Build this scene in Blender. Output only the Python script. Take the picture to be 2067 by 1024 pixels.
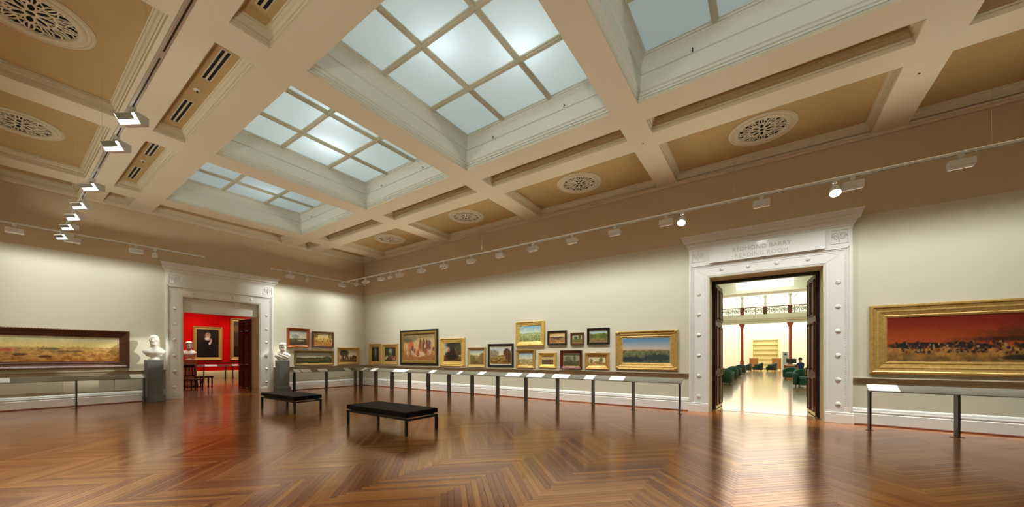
import bpy, bmesh, math, random
import numpy as np
from mathutils import Vector, Matrix

random.seed(7)
RNG = np.random.RandomState(11)
PI = math.pi
scene = bpy.context.scene
for o in list(bpy.data.objects):
    bpy.data.objects.remove(o, do_unlink=True)
C = scene.collection

# ------------------------------------------------------------------ camera
FPX, HORIZON, YAW, EYE = 728.8, 718.6, math.radians(34.88), 1.5
cam_d = bpy.data.cameras.new('camera')
cam_d.sensor_fit = 'HORIZONTAL'
cam_d.sensor_width = 36.0
cam_d.lens = 36.0 * FPX / 2067.0
cam_d.shift_y = (HORIZON - 512.0) / 2067.0
cam_d.clip_start = 0.05
cam_d.clip_end = 200
cam = bpy.data.objects.new('camera', cam_d)
cam.location = (0, 0, EYE)
cam.rotation_euler = (PI / 2, 0, YAW - PI / 2)
C.objects.link(cam)
scene.camera = cam

# ------------------------------------------------------------------ world, exposure
w = bpy.data.worlds.new('world')
scene.world = w
w.use_nodes = True
w.node_tree.nodes['Background'].inputs[0].default_value = (0.75, 0.85, 1.0, 1)
w.node_tree.nodes['Background'].inputs[1].default_value = 0.4
scene.view_settings.view_transform = 'Standard'
scene.view_settings.look = 'None'
scene.view_settings.exposure = 0.0
scene.view_settings.gamma = 1.0
scene.view_settings.use_curve_mapping = False

# lamp powers (watts) used by the builders further down
WASH_EXP = 2.1
P_WASH = 36.0        # wall washer on a track
P_SPOT = 60.0        # spot head on a track
P_ATTIC = 9.0       # lamp above a skylight
P_FLOOD = 130.0       # floodlight on the left track
P_UP = 18.0           # uplights added on the long tracks to brighten the ceiling
P_RED = 140.0         # gallery spots in the red room

# ------------------------------------------------------------------ helpers
def srgb(r, g, b):
    f = lambda c: (c / 255 / 12.92) if c / 255 <= 0.04045 else ((c / 255 + 0.055) / 1.055) ** 2.4
    return (f(r), f(g), f(b), 1.0)

MATS = {}
def mat(name, col, rough=0.6, metal=0.0, emit=None, estr=0.0, bump=None, coat=0.0, coat_rough=0.1, vary=None, spec=None):
    """procedural principled material; bump=(scale, strength, stretch xyz); vary=(scale, colour2, factor)"""
    m = bpy.data.materials.new(name)
    m.use_nodes = True
    nt = m.node_tree
    b = nt.nodes['Principled BSDF']
    b.inputs['Base Color'].default_value = col
    b.inputs['Roughness'].default_value = rough
    b.inputs['Metallic'].default_value = metal
    b.inputs['Coat Weight'].default_value = coat
    b.inputs['Coat Roughness'].default_value = coat_rough
    if spec is not None:
        b.inputs['Specular IOR Level'].default_value = spec
    if emit:
        b.inputs['Emission Color'].default_value = emit
        b.inputs['Emission Strength'].default_value = estr
    tc = None
    if bump or vary:
        tc = nt.nodes.new('ShaderNodeTexCoord')
    if vary:
        n = nt.nodes.new('ShaderNodeTexNoise')
        n.inputs['Scale'].default_value = vary[0]
        n.inputs['Detail'].default_value = 5
        nt.links.new(tc.outputs['Object'], n.inputs['Vector'])
        r = nt.nodes.new('ShaderNodeValToRGB')
        r.color_ramp.elements[0].position = 0.35
        r.color_ramp.elements[1].position = 0.7
        r.color_ramp.elements[0].color = col
        c2 = vary[1]; f = vary[2]
        r.color_ramp.elements[1].color = tuple(col[i] * (1 - f) + c2[i] * f for i in range(3)) + (1,)
        nt.links.new(n.outputs['Fac'], r.inputs['Fac'])
        nt.links.new(r.outputs['Color'], b.inputs['Base Color'])
    if bump:
        mp = nt.nodes.new('ShaderNodeMapping')
        mp.inputs['Scale'].default_value = bump[2] if len(bump) > 2 else (1, 1, 1)
        nt.links.new(tc.outputs['Object'], mp.inputs['Vector'])
        n = nt.nodes.new('ShaderNodeTexNoise')
        n.inputs['Scale'].default_value = bump[0]
        n.inputs['Detail'].default_value = 4
        nt.links.new(mp.outputs['Vector'], n.inputs['Vector'])
        bp = nt.nodes.new('ShaderNodeBump')
        bp.inputs['Strength'].default_value = bump[1]
        bp.inputs['Distance'].default_value = 0.01
        nt.links.new(n.outputs['Fac'], bp.inputs['Height'])
        nt.links.new(bp.outputs['Normal'], b.inputs['Normal'])
    MATS[name] = m
    return m

class MB:
    """collects polygons; .build() links them as one mesh object"""
    def __init__(s):
        s.v = []; s.f = []
    def add(s, vs, fs):
        k = len(s.v)
        s.v += [tuple(p) for p in vs]
        s.f += [tuple(i + k for i in f) for f in fs]
        return s
    def box(s, x0, x1, y0, y1, z0, z1):
        vs = [(x, y, z) for z in (z0, z1) for y in (y0, y1) for x in (x0, x1)]
        return s.add(vs, [(0, 2, 3, 1), (4, 5, 7, 6), (0, 1, 5, 4), (2, 6, 7, 3), (0, 4, 6, 2), (1, 3, 7, 5)])
    def quad(s, a, b, c, d):
        return s.add([a, b, c, d], [(0, 1, 2, 3)])
    def tube(s, pts, r, n=8, cap=True):
        pts = [Vector(p) for p in pts]
        rs = r if isinstance(r, (list, tuple)) else [r] * len(pts)
        rings = []
        for i, p in enumerate(pts):
            t = (pts[min(i + 1, len(pts) - 1)] - pts[max(i - 1, 0)]).normalized()
            a = Vector((0, 0, 1)) if abs(t.z) < 0.9 else Vector((1, 0, 0))
            u = t.cross(a).normalized(); q = t.cross(u)
            rings.append([p + (u * math.cos(2 * PI * k / n) + q * math.sin(2 * PI * k / n)) * rs[i] for k in range(n)])
        vs = [p for ring in rings for p in ring]
        fs = [(i * n + k, i * n + (k + 1) % n, (i + 1) * n + (k + 1) % n, (i + 1) * n + k) for i in range(len(pts) - 1) for k in range(n)]
        if cap:
            fs += [tuple(range(n - 1, -1, -1)), tuple((len(pts) - 1) * n + k for k in range(n))]
        return s.add(vs, fs)
    def lathe(s, prof, n=32, c=(0, 0, 0), cap=True):
        vs = [(c[0] + r * math.cos(2 * PI * k / n), c[1] + r * math.sin(2 * PI * k / n), c[2] + z) for r, z in prof for k in range(n)]
        fs = [(i * n + k, i * n + (k + 1) % n, (i + 1) * n + (k + 1) % n, (i + 1) * n + k) for i in range(len(prof) - 1) for k in range(n)]
        if cap:
            fs += [tuple(range(n - 1, -1, -1)), tuple((len(prof) - 1) * n + k for k in range(n))]
        return s.add(vs, fs)
    def ball(s, c, rx, ry, rz, n=12, m=8, top=1.0):
        prof = []
        vs = []
        for i in range(m + 1):
            th = PI * i / m
            for k in range(n):
                vs.append((c[0] + rx * math.sin(th) * math.cos(2 * PI * k / n), c[1] + ry * math.sin(th) * math.sin(2 * PI * k / n), c[2] - rz * math.cos(th)))
        fs = [(i * n + k, i * n + (k + 1) % n, (i + 1) * n + (k + 1) % n, (i + 1) * n + k) for i in range(m) for k in range(n)]
        return s.add(vs, fs)
    def frame(s, x0, x1, z0, z1, prof):
        """mitred frame in the local xz plane; prof = (inset, y)"""
        vs = []
        for d, y in prof:
            vs += [(x0 + d, y, z0 + d), (x1 - d, y, z0 + d), (x1 - d, y, z1 - d), (x0 + d, y, z1 - d)]
        fs = []
        for i in range(len(prof) - 1):
            for k in range(4):
                a = i * 4 + k; b = i * 4 + (k + 1) % 4
                fs.append((a, b, b + 4, a + 4))
        return s.add(vs, fs)
    def hole(s, x0, x1, y0, y1, prof):
        """mitred ring in the xy plane; prof = (inset, z)"""
        vs = []
        for d, z in prof:
            vs += [(x0 + d, y0 + d, z), (x1 - d, y0 + d, z), (x1 - d, y1 - d, z), (x0 + d, y1 - d, z)]
        fs = []
        for i in range(len(prof) - 1):
            for k in range(4):
                a = i * 4 + k; b = i * 4 + (k + 1) % 4
                fs.append((a, a + 4, b + 4, b))
        return s.add(vs, fs)
    def extrude_x(s, prof, x0, x1):
        """profile of (y, z) run along x"""
        n = len(prof)
        vs = [(x0, y, z) for y, z in prof] + [(x1, y, z) for y, z in prof]
        fs = [(i, (i + 1) % n, n + (i + 1) % n, n + i) for i in range(n)] + [tuple(range(n - 1, -1, -1)), tuple(range(n, 2 * n))]
        return s.add(vs, fs)
    def xform(s, M):
        s.v = [tuple(M @ Vector(p)) for p in s.v]
        return s
    def mesh(s, name, m, smooth=False):
        me = bpy.data.meshes.new(name)
        me.from_pydata(s.v, [], s.f)
        me.update()
        if m:
            me.materials.append(m)
        bm = bmesh.new(); bm.from_mesh(me)
        bmesh.ops.recalc_face_normals(bm, faces=bm.faces)
        bm.to_mesh(me); bm.free()
        if smooth:
            for p in me.polygons: p.use_smooth = True
        return me
    def build(s, name, m, parent=None, loc=None, rot=None, smooth=False, bevel=0.0, seg=1):
        o = bpy.data.objects.new(name, s.mesh(name, m, smooth))
        C.objects.link(o)
        if parent: o.parent = parent
        if loc is not None: o.location = loc
        if rot is not None: o.rotation_euler = (0, 0, rot)
        if bevel:
            b = o.modifiers.new('bevel', 'BEVEL'); b.width = bevel; b.segments = seg; b.limit_method = 'ANGLE'
        return o

def thing(name, label, cat, loc=(0, 0, 0), rot=0.0, group=None, kind=None):
    o = bpy.data.objects.new(name, None)
    o.empty_display_size = 0.1
    C.objects.link(o)
    o.location = loc; o.rotation_euler = (0, 0, rot)
    return tag(o, label, cat, group, kind)

def tag(o, label=None, cat=None, group=None, kind=None):
    if label: o['label'] = label
    if cat: o['category'] = cat
    if group: o['group'] = group
    if kind: o['kind'] = kind
    return o

def copy_tree(o, parent=None):
    c = o.copy(); C.objects.link(c); c.parent = parent
    if parent: c.matrix_parent_inverse = o.matrix_parent_inverse.copy()
    for ch in list(o.children): copy_tree(ch, c)
    return c

def struct(name, label, cat):
    return thing(name, label, cat, kind='structure')

def area_light(name, parent, loc, direction, power, sx, sy, col, spread=150):
    d = bpy.data.lights.new(name, 'AREA')
    d.energy = power; d.shape = 'RECTANGLE'; d.size = sx; d.size_y = sy; d.color = col
    d.spread = math.radians(spread)
    o = bpy.data.objects.new(name, d); C.objects.link(o)
    o.location = loc
    o.rotation_euler = Vector(direction).to_track_quat('-Z', 'Y').to_euler()
    if parent: o.parent = parent
    return o

def spot_light(name, parent, loc, direction, power, col, angle=60, blend=0.6, r=0.04):
    d = bpy.data.lights.new(name, 'SPOT')
    d.energy = power; d.color = col; d.spot_size = math.radians(angle); d.spot_blend = blend; d.shadow_soft_size = r
    o = bpy.data.objects.new(name, d); C.objects.link(o)
    o.location = loc
    o.rotation_euler = Vector(direction).to_track_quat('-Z', 'Y').to_euler()
    if parent: o.parent = parent
    return o

def wash_light(name, parent, loc, power, col, up=0):
    """wall-washer lamp: asymmetric photometric distribution (local +y faces the wall), even wash down the wall"""
    d = bpy.data.lights.new(name, 'POINT')
    d.energy = power; d.color = col; d.shadow_soft_size = .06
    d.use_nodes = True
    nt = d.node_tree; N = nt.nodes; L = nt.links
    em = N['Emission']
    tc = N.new('ShaderNodeTexCoord'); sp = N.new('ShaderNodeSeparateXYZ'); L.new(tc.outputs['Normal'], sp.inputs[0])
    def mth(op, a, b=None, c=None):
        n = N.new('ShaderNodeMath'); n.operation = op
        for k, v in enumerate((a, b, c)):
            if v is None: continue
            if isinstance(v, (int, float)): n.inputs[k].default_value = v
            else: L.new(v, n.inputs[k])
        return n.outputs[0]
    def step(v, a, b):
        n = N.new('ShaderNodeMapRange'); n.interpolation_type = 'SMOOTHSTEP'; n.clamp = True
        n.inputs['From Min'].default_value = a; n.inputs['From Max'].default_value = b
        L.new(v, n.inputs['Value']); return n.outputs['Result']
    if up:                                              # added uplighter: spreads over the ceiling on the room side
        q = mth('MAXIMUM', sp.outputs['Z'], .16)
        lat = mth('ABSOLUTE', mth('DIVIDE', sp.outputs['X'], q))
        side = mth('DIVIDE', mth('MULTIPLY', sp.outputs['Y'], float(up)), q)
        tot = mth('MULTIPLY', mth('POWER', q, -2.3), mth('SUBTRACT', 1.0, step(lat, .2, 4.0)))
        tot = mth('MULTIPLY', tot, mth('MULTIPLY', step(side, -1.1, .6), mth('SUBTRACT', 1.0, step(side, 2.5, 7.0))))
        tot = mth('MULTIPLY', tot, step(sp.outputs['Z'], .05, .22))
        L.new(tot, em.inputs['Strength'])
        o = bpy.data.objects.new(name, d); C.objects.link(o); o.location = loc
        if parent: o.parent = parent
        return o
    q = mth('MAXIMUM', sp.outputs['Y'], .16)
    lat = mth('ABSOLUTE', mth('DIVIDE', sp.outputs['X'], q))
    ver = mth('DIVIDE', mth('MULTIPLY', sp.outputs['Z'], -1.0), q)
    win = mth('SUBTRACT', 1.0, step(lat, .1, 2.4))
    top = step(ver, .10, .75)
    low = mth('SUBTRACT', 1.0, step(ver, 3.4, 8.0))
    front = step(sp.outputs['Y'], .02, .18)
    inten = mth('POWER', q, -WASH_EXP)
    tot = mth('MULTIPLY', mth('MULTIPLY', mth('MULTIPLY', inten, win), mth('MULTIPLY', top, low)), front)
    L.new(tot, em.inputs['Strength'])
    o = bpy.data.objects.new(name, d); C.objects.link(o); o.location = loc
    if parent: o.parent = parent
    return o

# ------------------------------------------------------------------ materials
CREAM = srgb(222, 216, 196)
mat('wall_paint', srgb(216, 211, 190), 0.75, bump=(60, 0.06, (1, 1, 0.15)))
mat('shaded_wall_paint', srgb(206, 188, 154), 0.8, bump=(60, 0.06, (1, 1, 0.15)))  # same wall paint, browner: shade above the track lamps put into the colour
mat('trim_paint', srgb(236, 234, 228), 0.45)
mat('skirting_paint', srgb(232, 232, 226), 0.4)
mat('rail_paint', srgb(180, 168, 142), 0.55)
mat('dado_paint', srgb(196, 190, 168), 0.7, bump=(50, 0.05))
mat('soffit_paint', srgb(226, 214, 184), 0.75, bump=(25, 0.04))
mat('moulding_paint', srgb(214, 204, 172), 0.7)
mat('well_paint', srgb(226, 228, 216), 0.65)
mat('coffer_panel_paint', srgb(196, 168, 116), 0.85, bump=(120, 0.15), vary=(1.2, srgb(184, 152, 102), 0.6))
mat('mullion_paint', srgb(204, 200, 176), 0.55)
mat('timber_bead', srgb(104, 50, 30), 0.5, spec=0.2)
mat('black_void', srgb(8, 8, 10), 0.9)
mat('white_metal', srgb(226, 226, 220), 0.4)
mat('track_slot', srgb(20, 24, 30), 0.5)
mat('lamp_glass', srgb(255, 255, 250), 0.3, emit=(1.0, 0.97, 0.9, 1), estr=14.0)
mat('lamp_glass_far', srgb(250, 240, 215), 0.3, emit=(1.0, 0.93, 0.78, 1), estr=1.2)
mat('wire', srgb(176, 166, 146), 0.6)
mat('card', srgb(246, 246, 242), 0.6)
mat('card_print', srgb(170, 170, 168), 0.7)
mat('steel', srgb(128, 122, 110), 0.4, metal=0.55)
mat('dark_steel', srgb(70, 68, 62), 0.4, metal=0.7)
mat('leather', srgb(14, 14, 16), 0.55, spec=0.12, bump=(160, 0.12), vary=(14, srgb(24, 23, 23), 0.5))
mat('black_metal', srgb(12, 12, 13), 0.35, metal=0.3)
mat('marble', srgb(246, 244, 238), 0.45, vary=(9, srgb(226, 222, 212), 0.5))
mat('granite', srgb(128, 132, 128), 0.4, vary=(160, srgb(76, 82, 82), 0.9), bump=(200, 0.05))
mat('brown_stone', srgb(176, 112, 76), 0.4, vary=(30, srgb(130, 76, 50), 0.7))
mat('gold', srgb(208, 172, 98), 0.4, metal=0.4, bump=(90, 0.12), vary=(18, srgb(158, 118, 56), 0.5))
mat('bright_gold', srgb(236, 204, 116), 0.4, metal=0.35, bump=(90, 0.12), vary=(18, srgb(200, 150, 58), 0.5))
mat('pale_gold', srgb(214, 190, 124), 0.4, metal=0.35, vary=(20, srgb(176, 148, 84), 0.5))
mat('olive_gold', srgb(160, 134, 70), 0.4, metal=0.45, vary=(20, srgb(110, 88, 40), 0.5))
mat('orange_wood', srgb(176, 100, 44), 0.35, vary=(20, srgb(130, 66, 26), 0.6))
mat('brown_wood', srgb(104, 66, 34), 0.4, vary=(20, srgb(70, 42, 20), 0.6))
mat('dark_wood', srgb(44, 26, 16), 0.35, vary=(20, srgb(28, 16, 10), 0.6))
mat('red_wood', srgb(104, 40, 24), 0.35, vary=(20, srgb(70, 24, 14), 0.6))
mat('black_wood', srgb(24, 20, 18), 0.35)
mat('carved_wood', srgb(92, 52, 26), 0.4, bump=(70, 0.5), vary=(26, srgb(46, 24, 12), 0.7))
mat('slip_cream', srgb(222, 208, 166), 0.5)
mat('door_wood', srgb(88, 36, 18), 0.4, bump=(14, 0.1, (6, 6, 0.4)), vary=(5, srgb(56, 20, 10), 0.7), spec=0.3)
mat('brass', srgb(214, 182, 110), 0.3, metal=0.9)
mat('red_wall_paint', srgb(204, 8, 6), 0.85, bump=(50, 0.05), spec=0.08)
mat('green_leather', srgb(20, 84, 62), 0.5, bump=(60, 0.08))
mat('dark_green_leather', srgb(36, 66, 62), 0.5)
mat('table_wood', srgb(186, 132, 74), 0.4, vary=(6, srgb(150, 98, 50), 0.6))
mat('column_red', srgb(168, 80, 48), 0.4, vary=(12, srgb(140, 58, 36), 0.5))
mat('room_cream', srgb(238, 236, 216), 0.7)
mat('room_white', srgb(240, 240, 226), 0.7)
mat('shelf_cream', srgb(240, 228, 170), 0.6)
mat('leaf_green', srgb(84, 100, 50), 0.6)
mat('ceiling_light', srgb(255, 255, 250), 0.5, emit=(1.0, 1.0, 0.93, 1), estr=2.5)
mat('floor_light', srgb(206, 178, 128), 0.25, coat=0.9, coat_rough=0.10, vary=(3, srgb(170, 124, 70), 0.6))
mat('room_fascia', srgb(222, 228, 204), 0.7)
mat('shelf_edge', srgb(216, 200, 140), 0.6)
mat('iron', srgb(78, 74, 44), 0.6)
mat('pale_blue', srgb(190, 214, 216), 0.6)
mat('ceiling_light_low', srgb(255, 255, 250), 0.5, emit=(1.0, 1.0, 0.93, 1), estr=1.2)
mat('skin', srgb(206, 150, 120), 0.5)
mat('hair', srgb(36, 24, 20), 0.6)
mat('blue_cloth', srgb(26, 64, 110), 0.8)
mat('grey_cloth', srgb(60, 62, 70), 0.8)
mat('orange_cloth', srgb(206, 110, 60), 0.7)
mat('screen_dark', srgb(60, 66, 70), 0.3)
mat('book_red', srgb(190, 70, 50), 0.6)
mat('book_blue', srgb(70, 110, 130), 0.6)
mat('book_tan', srgb(206, 180, 130), 0.6)
mat('letter_grey', srgb(192, 190, 184), 0.4)
mat('sign_white', srgb(240, 240, 235), 0.18)
M = MATS

# painting canvases: colour attribute computed per picture
pm = bpy.data.materials.new('oil_paint'); pm.use_nodes = True
_b = pm.node_tree.nodes['Principled BSDF']; _b.inputs['Roughness'].default_value = 0.4
_a = pm.node_tree.nodes.new('ShaderNodeAttribute'); _a.attribute_name = 'paint'
pm.node_tree.links.new(_a.outputs['Color'], _b.inputs['Base Color'])
M['oil_paint'] = pm

# frosted skylight glass: lets the lamps of the roof void through
gm = bpy.data.materials.new('frosted_glass'); gm.use_nodes = True
nt = gm.node_tree; nt.nodes.clear()
out = nt.nodes.new('ShaderNodeOutputMaterial')
tr = nt.nodes.new('ShaderNodeBsdfTranslucent'); tr.inputs['Color'].default_value = (0.80, 0.87, 0.93, 1)
gl = nt.nodes.new('ShaderNodeBsdfDiffuse'); gl.inputs['Color'].default_value = (0.6, 0.68, 0.7, 1)
em = nt.nodes.new('ShaderNodeEmission'); em.inputs['Color'].default_value = (0.70, 0.86, 0.95, 1); em.inputs['Strength'].default_value = 0.15
mx = nt.nodes.new('ShaderNodeMixShader'); mx.inputs[0].default_value = 0.25
ad = nt.nodes.new('ShaderNodeAddShader')
nt.links.new(tr.outputs[0], mx.inputs[1]); nt.links.new(gl.outputs[0], mx.inputs[2])
nt.links.new(mx.outputs[0], ad.inputs[0]); nt.links.new(em.outputs[0], ad.inputs[1])
nt.links.new(ad.outputs[0], out.inputs['Surface'])
M['frosted_glass'] = gm

def wood_floor(name, per_island):
    m = bpy.data.materials.new(name); m.use_nodes = True
    nt = m.node_tree; N = nt.nodes; L = nt.links
    b = N['Principled BSDF']
    g = N.new('ShaderNodeAttribute'); g.attribute_name = 'tone'; g.attribute_type = 'GEOMETRY' if per_island else 'OBJECT'
    rnd = g.outputs['Fac']
    uv = N.new('ShaderNodeTexCoord')
    comb = N.new('ShaderNodeCombineXYZ'); L.new(rnd, comb.inputs['Z'])
    sc = N.new('ShaderNodeVectorMath'); sc.operation = 'SCALE'; sc.inputs['Scale'].default_value = 37.0
    L.new(comb.outputs[0], sc.inputs[0])
    add = N.new('ShaderNodeVectorMath'); add.operation = 'ADD'
    L.new(uv.outputs['UV'], add.inputs[0]); L.new(sc.outputs[0], add.inputs[1])
    mp = N.new('ShaderNodeMapping'); mp.inputs['Scale'].default_value = (2.2, 60.0, 1.0)
    L.new(add.outputs[0], mp.inputs['Vector'])
    gn = N.new('ShaderNodeTexNoise'); gn.inputs['Scale'].default_value = 1.0; gn.inputs['Detail'].default_value = 6
    L.new(mp.outputs[0], gn.inputs['Vector'])
    mixf = N.new('ShaderNodeMath'); mixf.operation = 'MULTIPLY_ADD'; mixf.inputs[1].default_value = 0.45; L.new(gn.outputs['Fac'], mixf.inputs[0])
    sub = N.new('ShaderNodeMath'); sub.operation = 'MULTIPLY_ADD'; sub.inputs[1].default_value = 0.54; sub.inputs[2].default_value = 0.01
    L.new(rnd, sub.inputs[0]); L.new(sub.outputs[0], mixf.inputs[2])
    rp = N.new('ShaderNodeValToRGB'); cr = rp.color_ramp
    cr.elements[0].position = 0.0; cr.elements[0].color = srgb(120, 50, 22)
    cr.elements[1].position = 1.0; cr.elements[1].color = srgb(240, 182, 108)
    for p_, c_ in ((0.3, (164, 88, 40)), (0.55, (198, 128, 62)), (0.78, (220, 152, 82))):
        e = cr.elements.new(p_); e.color = srgb(*c_)
    L.new(mixf.outputs[0], rp.inputs['Fac'])
    L.new(rp.outputs['Color'], b.inputs['Base Color'])
    b.inputs['Roughness'].default_value = 0.20
    b.inputs['Metallic'].default_value = 0.45
    b.inputs['Specular IOR Level'].default_value = 0.7
    b.inputs['Coat Weight'].default_value = 0.35
    b.inputs['Coat Roughness'].default_value = 0.12
    bp = N.new('ShaderNodeBump'); bp.inputs['Strength'].default_value = 0.03; bp.inputs['Distance'].default_value = 0.001
    L.new(gn.outputs['Fac'], bp.inputs['Height'])
    L.new(bp.outputs['Normal'], b.inputs['Normal']); L.new(bp.outputs['Normal'], b.inputs['Coat Normal'])
    M[name] = m
    return m
wood_floor('floor_wood', False)
wood_floor('floor_wood_far', True)
mat('floor_plain', srgb(170, 104, 52), 0.3, coat=0.8, coat_rough=0.12, vary=(3, srgb(112, 56, 26), 0.8))

# ------------------------------------------------------------------ main dimensions (metres)
XR, XL, YF, YN = 10.83, -0.92, 16.77, -8.1        # wall faces
ZS, ZP, ZG = 6.285, 6.466, 7.01                   # beam soffit, coffer panel, skylight glass
ZW = 6.215                                        # top of plain wall
RY0, RY1, FX0, FX1, DZ = -1.13, 1.19, 3.79, 6.14, 3.58   # door openings
WT = 0.70                                         # wall thickness

# ------------------------------------------------------------------ floor
BW = 0.068; NB = 18; BL = BW * NB
floor = struct('floor', 'reddish brown herringbone timber floor of the gallery, polished to a gloss', 'floor')
MB().box(XL, XR + 0.17, YN, YF + 0.18, -0.2, -0.006).build('subfloor', M['dark_wood'], floor)
def to_st(x, y): return ((x + y) / 2 ** .5, (x - y) / 2 ** .5)
def to_xy(s, t): return ((s + t) / 2 ** .5, (s - t) / 2 ** .5)
def clip(poly, x0, x1, y0, y1):
    for ax, lim, sg in ((0, x0, 1), (0, x1, -1), (1, y0, 1), (1, y1, -1)):
        outp = []
        for i in range(len(poly)):
            a, b = poly[i - 1], poly[i]
            da, db = sg * (a[ax] - lim), sg * (b[ax] - lim)
            if da * db < 0:
                t = da / (da - db); outp.append(tuple(a[k] + t * (b[k] - a[k]) for k in range(4)))
            if db >= 0: outp.append(b)
        poly = outp
        if not poly: return []
    return poly
PH = 2.786                                        # phase of the bands (zig-zag bands run along x)
boards = []
smin, smax = to_st(XL, YN)[0], to_st(XR + .2, YF + .2)[0]
tmin, tmax = to_st(XL, YF)[1], to_st(XR, YN)[1]
i0, i1 = int(tmin / BW) - 40, int(tmax / BW) + 40
j0, j1 = int(smin / BW) - 40, int(smax / BW) + 40
off = int(round(PH / BW))
for j in range(j0, j1):                           # boards along t
    for m_ in range((i0 - j) // (2 * NB) - 1, (i1 - j) // (2 * NB) + 2):
        i = j + 2 * NB * m_ - off
        boards.append((0, (i + NB / 2) * BW, (j + .5) * BW))
for i in range(i0, i1):                           # boards along s
    for m_ in range((j0 - i) // (2 * NB) - 2, (j1 - i) // (2 * NB) + 3):
        j = i + off + 2 * NB * m_ - 2 * NB + 1
        boards.append((1, (i + .5) * BW, (j + NB / 2) * BW))
G_ = 0.0009
FXA, FXB, FYA, FYB = XL, XR + 0.17, YN, YF + 0.18
cand, rest = [], []
cy, sy = math.cos(YAW), math.sin(YAW)
for k, t, s in boards:
    cx_, cy_ = to_xy(s, t)
    if not (FXA - 1 < cx_ < FXB + 1 and FYA - 1 < cy_ < FYB + 1): continue
    hl, hw = BL / 2 - G_, BW / 2 - G_
    cs = [(-hl, -hw), (hl, -hw), (hl, hw), (-hl, hw)]
    pts = []
    for a, b in cs:
        tt, ss = (t + a, s + b) if k == 0 else (t - b, s + a)
        x, y = to_xy(ss, tt); pts.append((x, y, a, b))
    inside = all(FXA < p[0] < FXB and FYA < p[1] < FYB for p in pts)
    d = cx_ * cy + cy_ * sy; r = cx_ * sy - cy_ * cy
    vis = d > 3.4 and abs(r / d) < 1.40
    if inside and vis: cand.append((d, k, cx_, cy_, pts))
    else: rest.append(pts)
cand.sort(key=lambda q: q[0])
rest += [c[4] for c in cand[300:]]
def board_mesh(name, tilt):
    hl, hw = BL / 2 - G_, BW / 2 - G_
    me = bpy.data.meshes.new(name)
    c = 0.0012
    v = [(-hl, -hw, -.006), (hl, -hw, -.006), (hl, hw, -.006), (-hl, hw, -.006),
         (-hl, -hw, -c), (hl, -hw, -c), (hl, hw, -c), (-hl, hw, -c),
         (-hl + c, -hw + c, 0), (hl - c, -hw + c, 0), (hl - c, hw - c, 0), (-hl + c, hw - c, 0)]
    f = [(8, 9, 10, 11)] + [(4 + a, 4 + (a + 1) % 4, 8 + (a + 1) % 4, 8 + a) for a in range(4)] + [(a, (a + 1) % 4, 4 + (a + 1) % 4, 4 + a) for a in range(4)]
    me.from_pydata(v, [], f); me.materials.append(M['floor_wood'])
    uvl = me.uv_layers.new(name='uv')
    for l in me.loops:
        p = me.vertices[l.vertex_index].co; uvl.data[l.index].uv = (p.x, p.y)
    return me
bme = board_mesh('floor_plank', 0)
for d, k, x, y, pts in cand[:300]:
    o = bpy.data.objects.new('floor_plank', bme); C.objects.link(o); o.parent = floor
    o.location = (x, y, random.uniform(-.0004, .0004))
    dx, dy = (pts[1][0] - pts[0][0], pts[1][1] - pts[0][1])
    o.rotation_euler = (random.gauss(0, .0005), random.gauss(0, .0002), math.atan2(dy, dx))
    o['tone'] = random.random()
vs, fs, uvs, tones = [], [], [], []
for pts in rest:
    p = clip(pts, FXA, FXB, FYA, FYB)
    if len(p) < 3: continue
    k = len(vs); n = len(p)
    tz = random.gauss(0, .0005); tn = random.random(); tones += [tn] * (n + 1)
    vs += [(q[0], q[1], q[3] * tz) for q in p] + [(q[0], q[1], -.006) for q in p]
    fs.append(tuple(range(k, k + n))); uvs += [(q[2], q[3]) for q in p]
    for a in range(n):
        b = (a + 1) % n
        fs.append((k + a, k + n + a, k + n + b, k + b)); uvs += [(p[a][2], p[a][3])] * 2 + [(p[b][2], p[b][3])] * 2
me = bpy.data.meshes.new('floor_planks'); me.from_pydata(vs, [], fs); me.materials.append(M['floor_wood_far'])
uvl = me.uv_layers.new(name='uv')
uvl.data.foreach_set('uv', [c for u in uvs for c in u])
at = me.attributes.new('tone', 'FLOAT', 'FACE'); at.data.foreach_set('value', tones)
o = bpy.data.objects.new('floor_planks', me); C.objects.link(o); o.parent = floor; o['kind'] = 'stuff'

# ------------------------------------------------------------------ gallery walls
ZL = 4.56                                         # top of the wall lining
def wall_parts(root, along, face, sgn, spans, a0, a1, door):
    """along: 'y' (right/left walls) or 'x' (far/near walls); boxes of lining and upper wall"""
    def bx(mb, u0, u1, z0, z1, d0, d1):
        lo, hi = sorted((face + sgn * d0, face + sgn * d1))
        if along == 'y': mb.box(lo, hi, u0, u1, z0, z1)
        else: mb.box(u0, u1, lo, hi, z0, z1)
    low, up = MB(), MB()
    for u0, u1 in spans: bx(low, u0, u1, 0.0, ZL, 0, WT)
    if door: bx(low, door[0], door[1], DZ, ZL, 0, WT)
    bx(up, a0, a1, ZL, ZW + .35, 0.012, WT)
    low.build('wall_lining', M['wall_paint'], root)
    up.build('upper_wall', M['shaded_wall_paint'], root)
wall_right = struct('wall_right', 'cream gallery wall hung with gold framed pictures, doorway to the reading room', 'wall')
wall_parts(wall_right, 'y', XR, 1, [(YN, RY0), (RY1, YF + WT)], YN, YF + WT, (RY0, RY1))
wall_far = struct('wall_far', 'cream gallery wall with the doorway to the red room', 'wall')
wall_parts(wall_far, 'x', YF, 1, [(XL - WT, FX0), (FX1, XR)], XL - WT, XR, (FX0, FX1))
wall_left = struct('wall_left', 'cream gallery wall beside the viewer', 'wall')
wall_parts(wall_left, 'y', XL, -1, [(YN, YF)], YN, YF, None)
wall_near = struct('wall_near', 'cream gallery wall behind the viewer', 'wall')
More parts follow.
